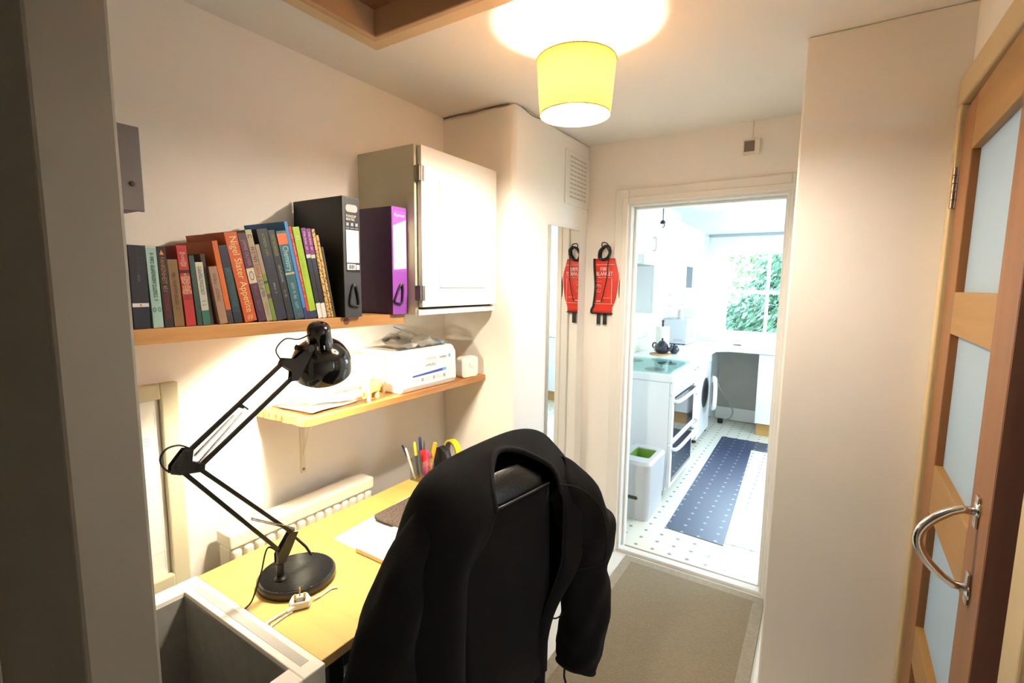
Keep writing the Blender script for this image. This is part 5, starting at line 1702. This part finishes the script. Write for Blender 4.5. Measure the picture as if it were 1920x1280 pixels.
# ------------------------------------------------------------------ fleece jacket draped over the chair
t = thing('fleece_jacket', cl(-0.03, 0.0, 0.35), 'black fleece jacket draped over the office chair back', 'jacket')
Z = [1.04, 0.97, 0.85, 0.70, 0.55, 0.36]
cols = [
    # near rim, ridge, shoulder, then down to the hem: (s, d, z)
    [(-0.100, 0.052, 1.040), (-0.115, 0.056, 1.020), (-0.135, 0.058, 0.985), (-0.185, 0.060, 0.93), (-0.195, 0.064, 0.83), (-0.200, 0.068, 0.70), (-0.205, 0.072, 0.55), (-0.205, 0.072, 0.36)],
    [(-0.102, 0.040, 1.085), (-0.140, 0.055, 1.068), (-0.185, 0.066, 1.025), (-0.228, 0.074, 0.95), (-0.246, 0.088, 0.83), (-0.258, 0.094, 0.70), (-0.265, 0.102, 0.55), (-0.268, 0.102, 0.36)],
    [(-0.080, 0.010, 1.122), (-0.150, 0.005, 1.128), (-0.226, 0.010, 1.105), (-0.276, 0.010, 1.00), (-0.325, 0.012, 0.85), (-0.360, 0.014, 0.70), (-0.385, 0.014, 0.55), (-0.40, 0.014, 0.36)],
    [(-0.035, -0.020, 1.150), (-0.085, -0.075, 1.143), (-0.205, -0.070, 1.118), (-0.265, -0.095, 1.00), (-0.295, -0.115, 0.85), (-0.305, -0.12, 0.70), (-0.315, -0.12, 0.55), (-0.315, -0.12, 0.36)],
    [(0.025, -0.025, 1.140), (0.070, -0.100, 1.157), (0.040, -0.130, 1.110), (-0.02, -0.125, 1.0), (-0.03, -0.125, 0.85), (-0.03, -0.13, 0.70), (-0.03, -0.13, 0.58), (-0.03, -0.13, 0.52)],
    [(0.080, -0.010, 1.115), (0.170, -0.095, 1.143), (0.210, -0.120, 1.085), (0.200, -0.125, 1.0), (0.205, -0.12, 0.85), (0.105, -0.11, 0.70), (0.085, -0.11, 0.55), (0.09, -0.11, 0.40)],
    [(0.118, 0.018, 1.085), (0.215, -0.060, 1.100), (0.255, -0.045, 1.030), (0.262, -0.020, 0.95), (0.235, 0.00, 0.85), (0.102, 0.01, 0.70), (0.076, 0.012, 0.55), (0.095, 0.012, 0.36)],
    [(0.122, 0.042, 1.055), (0.180, 0.030, 1.055), (0.215, 0.055, 0.995), (0.215, 0.075, 0.93), (0.190, 0.080, 0.83), (0.080, 0.062, 0.70), (0.056, 0.054, 0.55), (0.07, 0.054, 0.36)],
    [(0.118, 0.052, 1.028), (0.128, 0.056, 1.005), (0.126, 0.060, 0.96), (0.124, 0.062, 0.90), (0.118, 0.062, 0.82), (0.060, 0.055, 0.70), (0.036, 0.052, 0.55), (0.045, 0.052, 0.36)],
]
SUB = 7
rowsd = []
tmp = [spline(c, SUB) for c in cols]              # each column refined downwards
for i in range(len(tmp[0])):
    rowsd.append(spline([c[i] for c in tmp], SUB))
nr, nc = len(rowsd), len(rowsd[0])
rg = random.Random(3)
pts = []
for i, r_ in enumerate(rowsd):
    v = i / (nr - 1)
    out = []
    for j, p in enumerate(r_):
        u = j / (nc - 1)
        amp = 0.010 * min(1, max(0, (v - 0.12) * 2.2))
        edge = 1.0
        fold = amp * edge * (math.sin(u * 46 + 1.8 * math.sin(v * 5) + 2.0 * v) * 0.55 + math.sin(u * 23 - v * 7) * 0.45)
        fold += 0.004 * math.sin(v * 24 + u * 17) * (0.3 < u < 0.75) * 0.5
        c0 = Vector((-0.045, -0.03))
        dirv = Vector((p.x - c0.x, p.y - c0.y))
        if dirv.length > 1e-4:
            dirv.normalize()
        out.append(cl(p.x + dirv.x * fold, p.y + dirv.y * fold, p.z))
    pts.append(out)
MB().grid(pts).build('body', M['fleece'], t, smooth=True, solid=0.007)
b = MB()
b.tube([p for p in pts[0]], 0.0075, 10)
b.build('collar_binding', M['fleece_trim'], t, smooth=True)
b = MB()
b.tube([r_[0] for r_ in pts], 0.0035, 8)
b.tube([r_[-1] for r_ in pts], 0.0035, 8)
b.build('zip_edge', M['fleece_trim'], t, smooth=True)


def sleeve(path, radii, flat=0.8, seed=1):
    P = spline([cl(*p) for p in path], 6)
    Rr = spline([(r_, 0, 0) for r_ in radii], 6)
    n = 28
    b = MB()
    rows_ = []
    m = len(P)
    for i, p in enumerate(P):
        tt = (P[min(i + 1, m - 1)] - P[max(i - 1, 0)]).normalized()
        u = (CE - tt * CE.dot(tt)).normalized()
        w = tt.cross(u)
        rr = []
        for k in range(n + 1):
            a = 2 * PI * k / n
            f = 1 + 0.07 * math.sin(3 * a + i * 0.33 + seed) * min(1, i / 6) + 0.05 * math.sin(5 * a - i * 0.5) + 0.035 * math.sin(i * 0.9 + 2 * a)
            rr.append(p + (u * math.cos(a) + w * math.sin(a) * flat) * Rr[i].x * f)
        rows_.append(rr)
    b.grid(rows_)
    bmesh.ops.remove_doubles(b.bm, verts=b.bm.verts[:], dist=1e-5)
    return b.build('sleeve', M['fleece'], t, smooth=True, solid=0.005), rows_


s1, r1 = sleeve([(0.150, 0.000, 1.045), (0.212, 0.020, 0.985), (0.240, 0.045, 0.90), (0.248, 0.055, 0.855), (0.234, 0.055, 0.78), (0.232, 0.055, 0.69), (0.226, 0.057, 0.60), (0.208, 0.060, 0.535), (0.192, 0.060, 0.50)],
                [0.055, 0.072, 0.076, 0.077, 0.072, 0.076, 0.078, 0.073, 0.060], 0.75, 1)
b = MB()
b.tube(r1[-1], 0.006, 8)
b.build('cuff', M['fleece_trim'], s1, smooth=True)
s2, r2 = sleeve([(-0.165, -0.02, 1.075), (-0.245, -0.018, 0.985), (-0.312, -0.012, 0.88), (-0.350, -0.005, 0.77), (-0.378, 0.0, 0.66), (-0.395, 0.005, 0.55), (-0.40, 0.01, 0.44)],
                [0.050, 0.068, 0.072, 0.075, 0.074, 0.070, 0.060], 0.8, 4)
b = MB()
b.tube(r2[-1], 0.006, 8)
b.build('cuff', M['fleece_trim'], s2, smooth=True)
# seam over the right shoulder, chest pocket welt, draw cord with toggle
b = MB()
b.tube(spline([cl(0.10, 0.062, 1.055), cl(0.165, 0.075, 1.03), cl(0.218, 0.098, 0.98), cl(0.236, 0.112, 0.92), cl(0.238, 0.118, 0.86), cl(0.234, 0.118, 0.82)], 8), 0.0022, 6)
b.tube(spline([cl(0.234, 0.118, 0.82), cl(0.20, 0.112, 0.815), cl(0.155, 0.09, 0.812)], 6), 0.0018, 6)
b.build('seam', M['fleece_trim'], t, smooth=True)
b = MB()
b.tube(spline([cl(0.140, 0.065, 0.525), cl(0.135, 0.068, 0.50), cl(0.142, 0.068, 0.475), cl(0.135, 0.068, 0.45), cl(0.142, 0.068, 0.42)], 6), 0.003, 6)
b.tube(spline([cl(0.088, 0.060, 0.69), cl(0.11, 0.062, 0.682), cl(0.155, 0.060, 0.685)], 4), 0.002, 6)
b.build('draw_cord', M['fleece_trim'], t, smooth=True)

# ------------------------------------------------------------------ kitchen things
# dark L-shaped strip of vinyl and a painted patch of reflected sunlight
b = MB()
b.prism([(-0.755, 3.05, 0), (-0.40, 3.02, 0), (-0.475, 5.04, 0), (0.45, 5.04, 0), (0.45, 5.33, 0), (-0.785, 5.33, 0)], (0, 0, 0.0), (0, 0, 0.004))
tag(b.build('floor_runner', M['vinyl_dark']), 'dark L-shaped runner with pale diamonds on the kitchen floor', 'runner')
b = MB()
b.prism([(-0.398, 3.06, 0), (0.35, 3.06, 0), (0.35, 3.36, 0), (-0.408, 3.36, 0)], (0, 0, 0.0), (0, 0, 0.003))
tag(b.build('floor_glare_patch', M['vinyl_glare']), 'painted blue-grey sunlight reflection beside the near end of the dark runner', 'painted reflection')

# bin
t = thing('waste_bin', (-0.985, 3.22, 0), 'white plastic bin with green liner just inside the kitchen doorway', 'bin')
wx0, wx1, wy0, wy1, wz = -1.105, -0.866, 3.035, 3.43, 0.405
b = MB()
ring0 = [(u, v, 0.0) for u, v in rrect((wx0 + wx1) / 2, (wy0 + wy1) / 2, wx1 - wx0 - 0.02, wy1 - wy0 - 0.02, 0.04)]
ring1 = [(u, v, wz - 0.02) for u, v in rrect((wx0 + wx1) / 2, (wy0 + wy1) / 2, wx1 - wx0, wy1 - wy0, 0.045)]
ring2 = [(u, v, wz) for u, v in rrect((wx0 + wx1) / 2, (wy0 + wy1) / 2, wx1 - wx0 - 0.03, wy1 - wy0 - 0.03, 0.04)]
ox, oy = (wx0 + wx1) / 2 + 0.005, (wy0 + wy1) / 2 + 0.01
ring3 = [(u, v, wz) for u, v in rrect(ox, oy, 0.145, 0.20, 0.02)]
ring4 = [(u, v, wz - 0.07) for u, v in rrect(ox, oy, 0.14, 0.195, 0.02)]
rr = [r_ + [r_[0]] for r_ in (ring0, ring1, ring2, ring3, ring4)]
b.grid(rr)
bmesh.ops.remove_doubles(b.bm, verts=b.bm.verts[:], dist=1e-5)
b.build('body', M['bin'], t, smooth='auto')
b = MB()
ring5 = [(u, v, wz - 0.008) for u, v in rrect(ox, oy, 0.143, 0.198, 0.02)]
ring6 = [(u, v, wz - 0.10) for u, v in rrect(ox, oy, 0.120, 0.175, 0.02)]
ring7 = [(u, v, wz - 0.11) for u, v in rrect(ox, oy, 0.01, 0.01, 0.004)]
b.grid([r_ + [r_[0]] for r_ in (ring5, ring6, ring7)])
b.build('liner', M['green_bag'], t, smooth='auto')
b = MB()
b.prism([(u, 0, v) for u, v in rrect(-0.985, 0.155, 0.085, 0.022, 0.0105)], (0, wy0 + 0.002, 0), (0, 0.006, 0))
b.build('hand_slot', mat('slot_dark_green', (0.04, 0.055, 0.01), 0.6), t)

# cooker
t = thing('cooker', (-1.18, 3.85, 0), 'white freestanding cooker with two dark glass oven doors', 'cooker')
ox0, ox1, oy0, oy1 = -1.485, -0.885, 3.50, 4.205
B(ox0, ox1, oy0, oy1, 0.05, 0.865).build('body', M['appliance'], t, bevel=0.004)
B(ox0, ox1 + 0.022, oy0 - 0.004, oy1, 0.866, 0.925).build('hob_top', M['appliance'], t, bevel=0.008, seg=3)
B(ox0 + 0.02, ox1 - 0.01, oy0 + 0.015, oy1 - 0.015, 0.931, 0.937).build('glass_lid', M['lid_glass'], t, bevel=0.001)
for (x, y) in ((-1.33, 3.68), (-1.33, 4.02), (-1.05, 3.68), (-1.05, 4.02)):
    MB().lathe([(0.075, 0.0), (0.075, 0.003), (0.02, 0.0045), (0.0, 0.0045)], (x, y, 0.9252), (0, 0, 1), 28).build('hotplate', M['dark_grey'], t, smooth='auto')
for z0, z1 in ((0.415, 0.765), (0.075, 0.405)):
    dr = B(ox1, ox1 + 0.028, oy0 + 0.004, oy1 - 0.004, z0, z1).build('oven_door', M['appliance'], t, bevel=0.005)
    B(ox1 + 0.028, ox1 + 0.031, oy0 + 0.05, oy1 - 0.04, z0 + 0.035, z1 - 0.005).build('oven_glass', M['oven_glass'], dr)
    q = MB()
    zh = z1 - 0.035
    q.tube(spline([(ox1 + 0.026, oy0 + 0.03, zh), (ox1 + 0.062, oy0 + 0.06, zh), (ox1 + 0.068, (oy0 + oy1) / 2, zh), (ox1 + 0.062, oy1 - 0.06, zh), (ox1 + 0.026, oy1 - 0.03, zh)], 6), 0.014, 10)
    q.build('door_handle', M['appliance'], dr, smooth=True)
B(ox1, ox1 + 0.024, oy0 + 0.004, oy1 - 0.004, 0.772, 0.862).build('control_panel', M['appliance'], t, bevel=0.006)
for k in range(5):
    MB().lathe([(0.017, 0.0), (0.015, 0.022), (0.0, 0.023)], (ox1 + 0.024, 3.60 + 0.125 * k, 0.818), (1, 0, 0), 18).build('knob', M['appliance'], t, smooth='auto')
b = MB()
for (x, y) in ((ox1 - 0.05, oy0 + 0.03), (ox1 - 0.05, oy1 - 0.03), (ox0 + 0.05, oy0 + 0.03), (ox0 + 0.05, oy1 - 0.03)):
    b.lathe([(0.028, 0.0), (0.028, 0.03), (0.016, 0.034), (0.016, 0.055), (0, 0.055)], (x, y, 0), n=14, cap0=True)
b.build('foot', M['black_plastic'], t, smooth='auto')
b = MB()
b.tube(spline([(ox0 + 0.06, oy0 - 0.01, 0.92), (ox0 + 0.05, oy0 - 0.018, 0.75), (ox0 + 0.07, oy0 - 0.02, 0.55), (ox0 + 0.05, oy0 - 0.012, 0.46)], 6), 0.005, 6)
b.build('gas_hose', M['cable_black'], t, smooth=True)

# drawers between cooker and washing machine
t = thing('drawer_unit', (-1.2, 4.56, 0), 'white drawer unit between the cooker and the washing machine', 'cabinet')
ux1 = -0.935
B(KX0 + 0.002, ux1 - 0.02, 4.212, 4.905, 0.13, 0.872).build('body', M['unit_white'], t)
B(KX0 + 0.002, ux1 - 0.07, 4.212, 4.905, 0.0, 0.129).build('plinth', M['plinth'], t)
for z0, z1 in ((0.135, 0.375), (0.38, 0.62), (0.625, 0.868)):
    d = B(ux1 - 0.02, ux1, 4.216, 4.901, z0, z1).build('drawer', M['unit_white'], t, bevel=0.003)
    q = MB()
    zh = z1 - 0.05
    q.tube(spline([(ux1, 4.48, zh), (ux1 + 0.024, 4.49, zh), (ux1 + 0.028, 4.56, zh), (ux1 + 0.024, 4.63, zh), (ux1, 4.64, zh)], 5), 0.006, 8)
    q.build('handle', M['steel'], d, smooth=True)

# washing machine with the porthole door ajar
t = thing('washing_machine', (-1.22, 5.22, 0), 'white washing machine with round porthole door ajar', 'washing machine')
B(KX0 + 0.01, -0.96, 4.915, 5.50, 0.035, 0.868).build('body', M['appliance'], t, bevel=0.008, seg=3)
b = MB()
for (x, y) in ((-1.0, 4.96), (-1.0, 5.45), (-1.42, 4.96), (-1.42, 5.45)):
    b.lathe([(0.03, 0.0), (0.03, 0.02), (0.015, 0.025), (0.015, 0.04), (0.0, 0.04)], (x, y, 0), n=12, cap0=True)
b.build('foot', M['black_plastic'], t, smooth='auto')
B(-0.96, -0.955, 4.93, 5.485, 0.765, 0.86).build('control_panel', M['unit_white'], t, bevel=0.002)
MB().lathe([(0.155, 0.0), (0.155, 0.004), (0.0, 0.004)], (-0.96, 5.215, 0.47), (1, 0, 0), 36).build('drum_opening', M['dark_grey'], t, smooth='auto')
hinge = Vector((-0.945, 5.40, 0.47))
od = Vector((math.sin(R(14)), -math.cos(R(14)), 0))
on_ = Vector((math.cos(R(14)), math.sin(R(14)), 0))
b = MB()
b.lathe([(0.112, 0.0), (0.112, 0.02), (0.135, 0.036), (0.165, 0.036), (0.176, 0.022), (0.176, 0.0), (0.112, 0.0)], hinge + od * 0.176 + on_ * 0.01, on_, 40)
d = b.build('porthole_door', M['unit_white'], t, smooth='auto')
b = MB()
b.lathe([(0.113, 0.02), (0.08, 0.012), (0.0, 0.008)], hinge + od * 0.176 + on_ * 0.01, on_, 32)
b.build('porthole_glass', mat('dark_porthole', (0.12, 0.13, 0.14), 0.1), d, smooth=True)

# worktop, L-shaped
b = MB()
b.prism([(KX0, 4.210, 0), (-0.905, 4.210, 0), (-0.905, 5.40, 0), (-0.80, 5.505, 0), (KX1, 5.505, 0), (KX1, KY1, 0), (KX0, KY1, 0)], (0, 0, 0.876), (0, 0, 0.042))
tag(b.build('worktop', M['worktop'], None, bevel=0.006, seg=3), 'pale L-shaped kitchen worktop under the window', 'worktop')

# base units on the right of the gap
t = thing('base_unit', (0.2, 5.83, 0), 'white base unit with oak plinth below the kitchen window', 'cabinet')
B(-0.515, KX1 - 0.002, 5.575, KY1 - 0.002, 0.135, 0.872).build('body', M['unit_white'], t)
B(-0.50, KX1 - 0.002, 5.60, 5.62, 0, 0.134).build('plinth', M['plinth'], t)
for k, (x0, x1) in enumerate(((-0.513, -0.02), (-0.016, 0.48), (0.484, 1.095))):
    d = B(x0, x1, 5.555, 5.575, 0.138, 0.868).build('door', M['unit_white'], t, bevel=0.003)
    MB().tube([(x1 - 0.05, 5.54, 0.70), (x1 - 0.05, 5.54, 0.82)], 0.006, 8).build('handle', M['steel'], d)
# back wall of the gap and its hanging lead
struct('trim_7', B(-0.97, -0.515, 6.02, KY1, 0, 0.876), M['void'], 'bare greyish wall below the worktop between the appliances', 'wall panel')
b = MB()
b.box(-0.97, -0.517, 6.005, 6.02, 0.02, 0.16)
struct('baseboard_kitchen', b, M['trim_white'], 'white skirting in the gap below the worktop', 'skirting')
t = thing('appliance_lead', (-0.86, 5.88, 0.0), 'grey appliance lead with black plug hanging in the gap below the worktop', 'lead')
MB().tube(spline([(-0.955, 5.86, 0.50), (-0.925, 5.88, 0.40), (-0.84, 5.89, 0.28), (-0.775, 5.90, 0.16), (-0.79, 5.88, 0.08), (-0.84, 5.87, 0.045), (-0.875, 5.86, 0.035)], 8), 0.008, 8).build('cable', M['grey_plastic'], t, smooth=True)
b = MB()
b.prism([(u, v, 0) for u, v in rrect(-0.895, 5.86, 0.055, 0.05, 0.012)], (0, 0, 0.004), (0, 0, 0.05))
b.build('plug', M['black_plastic'], t, bevel=0.005)

# wall cabinets on the left
WCG = 'white kitchen wall cupboards'
for k, (y0, y1, z0, lab) in enumerate(((3.55, 4.06, 1.80, 'short white kitchen wall cupboard above the cooker, nearest the doorway'), (4.065, 4.62, 1.33, 'tall white kitchen wall cupboard above the teapot'), (4.625, 5.14, 1.33, 'white kitchen wall cupboard above the kitchen roll'), (5.145, 5.98, 1.33, 'white kitchen wall cupboard with dark glass strip beside the window'))):
    t = thing('wall_cupboard', (-1.35, (y0 + y1) / 2, z0), lab, 'cupboard', WCG)
    B(KX0, -1.22, y0, y1, z0, 2.18).build('body', M['unit_white'], t)
    d = B(-1.22, -1.20, y0 + 0.002, y1 - 0.002, z0 + 0.002, 2.178).build('door', M['unit_white'], t, bevel=0.003)
    MB().tube(spline([(-1.20, y1 - 0.07, z0 + 0.05), (-1.175, y1 - 0.07, z0 + 0.055), (-1.175, y1 - 0.07, z0 + 0.145), (-1.20, y1 - 0.07, z0 + 0.15)], 5), 0.005, 8).build('handle', M['steel'], d, smooth=True)
    if k == 3:
        B(-1.2, -1.1985, 5.19, 5.46, 1.545, 1.765).build('dark_glass', mat('slate_glass', (0.035, 0.042, 0.055), 0.6), d)
t = thing('cooker_hood', (-1.33, 3.8, 1.72), 'slim white cooker hood under the short cupboard', 'cooker hood')
B(KX0, -1.13, 3.56, 4.05, 1.725, 1.797).build('body', M['unit_white'], t, bevel=0.008)
B(KX0 + 0.05, -1.16, 3.60, 4.01, 1.7235, 1.7255).build('filter', M['steel'], t)
struct('trim_8', B(KX0, -1.40, 4.10, 4.19, 0.93, 1.325), M['trim_white'], 'white boxed pipe between worktop and wall cupboards', 'boxing')

# microwave, kitchen roll, teapot, trivet
t = thing('microwave', (-1.36, 5.66, 0.918), 'pale grey microwave oven in the corner of the worktop', 'microwave')
B(-1.48, -1.235, 5.45, 5.90, 0.930, 1.195).build('body', M['microwave'], t, bevel=0.006)
d = B(-1.235, -1.215, 5.45, 5.79, 0.932, 1.193).build('door', M['appliance'], t, bevel=0.004)
B(-1.215, -1.213, 5.50, 5.74, 0.975, 1.15).build('door_window', mat('mw_window', (0.30, 0.32, 0.35), 0.2), d)
B(-1.235, -1.217, 5.795, 5.90, 0.932, 1.193).build('control_panel', M['microwave'], t, bevel=0.003)
b = MB()
for (x, y) in ((-1.46, 5.48), (-1.26, 5.48), (-1.46, 5.87), (-1.26, 5.87)):
    b.lathe([(0.012, 0.0), (0.012, 0.013), (0, 0.013)], (x, y, 0.918), n=10, cap0=True)
b.build('foot', M['black_plastic'], t)
b = MB()
for k in range(5):
    b.box(-1.36 + 0.02 * k, -1.352 + 0.02 * k, 5.4485, 5.4502, 0.955, 0.985)
b.build('vent_slots', M['grey_plastic'], t)
tb = thing('bottle', (-1.34, 5.62, 1.195), 'small pale bottle standing on the microwave', 'bottle')
MB().lathe([(0.0, 0.0), (0.03, 0.0), (0.032, 0.06), (0.028, 0.085), (0.012, 0.10), (0.011, 0.115), (0.0, 0.115)], (-1.34, 5.62, 1.1955), n=20).build('body', M['cream_plastic'], tb, smooth='auto')
MB().lathe([(0.013, 0.115), (0.013, 0.135), (0.0, 0.136)], (-1.34, 5.62, 1.1955), n=16, cap0=True).build('cap', M['white_plastic'], tb, smooth='auto')
t = thing('kitchen_roll', (-1.325, 4.86, 0.918), 'white kitchen roll on a stand behind the teapot', 'kitchen roll')
MB().lathe([(0.0, 0.0), (0.075, 0.0), (0.075, 0.008), (0.008, 0.012), (0.008, 0.29), (0.014, 0.30), (0.0, 0.308)], (-1.325, 4.86, 0.9185), n=28).build('stand', M['black_metal'], t, smooth='auto')
MB().lathe([(0.02, 0.014), (0.066, 0.014), (0.066, 0.242), (0.02, 0.242), (0.02, 0.014)], (-1.325, 4.86, 0.9185), n=36).build('paper_roll', M['paper'], t, smooth='auto')
t = thing('trivet', (-1.255, 4.56, 0.918), 'round cork trivet under the teapot', 'trivet')
MB().lathe([(0.0, 0.0), (0.10, 0.0), (0.10, 0.010), (0.0, 0.010)], (-1.255, 4.56, 0.9185), n=36).build('disc', M['cork'], t, smooth='auto')
tc_ = Vector((-1.245, 4.575, 0.929))
t = thing('teapot', tc_, 'round dark navy teapot on the kitchen worktop', 'teapot')
MB().lathe([(0.0, 0.0), (0.040, 0.0), (0.062, 0.018), (0.074, 0.045), (0.072, 0.07), (0.055, 0.094), (0.034, 0.104), (0.0, 0.104)], tc_, n=36).build('body', M['teapot'], t, smooth='auto')
MB().lathe([(0.037, 0.104), (0.034, 0.112), (0.015, 0.122), (0.006, 0.126), (0.011, 0.136), (0.009, 0.144), (0.0, 0.147)], tc_, n=24, cap0=True).build('lid', M['teapot'], t, smooth='auto')
MB().tube(spline([tc_ + Vector((0.05, -0.03, 0.04)), tc_ + Vector((0.088, -0.045, 0.058)), tc_ + Vector((0.102, -0.052, 0.094))], 6), [0.018 - 0.001 * i * 0.7 for i in range(13)], 12).build('spout', M['teapot'], t, smooth=True)
MB().tube(spline([tc_ + Vector((-0.055, 0.03, 0.085)), tc_ + Vector((-0.095, 0.05, 0.088)), tc_ + Vector((-0.105, 0.055, 0.052)), tc_ + Vector((-0.06, 0.03, 0.028))], 6), 0.008, 10).build('handle', M['teapot'], t, smooth=True)
t2 = thing('sugar_bowl', (-1.165, 4.70, 0.918), 'small dark navy lidded bowl right of the teapot', 'bowl')
MB().lathe([(0.0, 0.0), (0.026, 0.0), (0.05, 0.03), (0.052, 0.055), (0.040, 0.075), (0.0, 0.078)], (-1.165, 4.70, 0.9185), n=30).build('body', M['teapot'], t2, smooth='auto')
MB().lathe([(0.03, 0.078), (0.008, 0.088), (0.010, 0.098), (0.0, 0.102)], (-1.165, 4.70, 0.9185), n=20, cap0=True).build('lid', M['teapot'], t2, smooth='auto')
# slim dark tray on the window worktop
t = thing('knife', (-0.70, 5.80, 0.918), 'dark knife lying on the worktop below the window', 'knife')
B(-0.80, -0.72, 5.79, 5.808, 0.9185, 0.930).build('handle', M['black_plastic'], t, bevel=0.004)
b = MB()
b.prism([(-0.72, 5.79, 0), (-0.60, 5.794, 0), (-0.585, 5.802, 0), (-0.62, 5.808, 0), (-0.72, 5.808, 0)], (0, 0, 0.920), (0, 0, 0.002))
b.build('blade', M['dark_grey'], t)
# sink rim
t = thing('sink', (-0.2, 5.8, 0.918), 'steel sink with draining edge below the window', 'sink')
b = MB()
b.box(-0.43, 0.55, 5.60, 5.66, 0.9182, 0.926)
b.box(-0.43, 0.55, 5.98, 6.04, 0.9182, 0.926)
b.box(-0.43, -0.37, 5.66, 5.98, 0.9182, 0.926)
b.box(0.49, 0.55, 5.66, 5.98, 0.9182, 0.926)
b.box(-0.37, 0.49, 5.66, 5.98, 0.9182, 0.920)
b.build('rim', M['steel'], t, bevel=0.002)
b = MB()
b.tube(spline([(-0.28, 6.01, 0.92), (-0.28, 6.01, 1.06), (-0.28, 5.97, 1.10), (-0.28, 5.90, 1.08), (-0.28, 5.89, 1.05)], 6), 0.011, 10)
b.build('tap', M['chrome'], t, smooth=True)
# small dark ceiling hook
t = thing('ceiling_hook', (-1.13, 4.0, 2.42), 'small black hook on a cord hanging from the kitchen ceiling', 'hook')
MB().lathe([(0.0, 0.03), (0.012, 0.028), (0.022, 0.012), (0.02, 0.0), (0.0, -0.004)], (-1.13, 4.0, KZ - 0.36), n=18).build('knob', M['black_metal'], t, smooth='auto')
MB().lathe([(0.025, 0.0), (0.022, -0.02), (0.006, -0.03), (0.0, -0.03)], (-1.13, 4.0, KZ), n=16).build('plate', M['black_metal'], t, smooth='auto')
MB().tube(spline([(-1.13, 4.0, KZ - 0.03), (-1.13, 4.0, KZ - 0.30), (-1.128, 4.0, KZ - 0.345), (-1.116, 4.0, KZ - 0.375), (-1.132, 4.0, KZ - 0.39)], 6), 0.004, 8).build('hook', M['black_metal'], t, smooth=True)
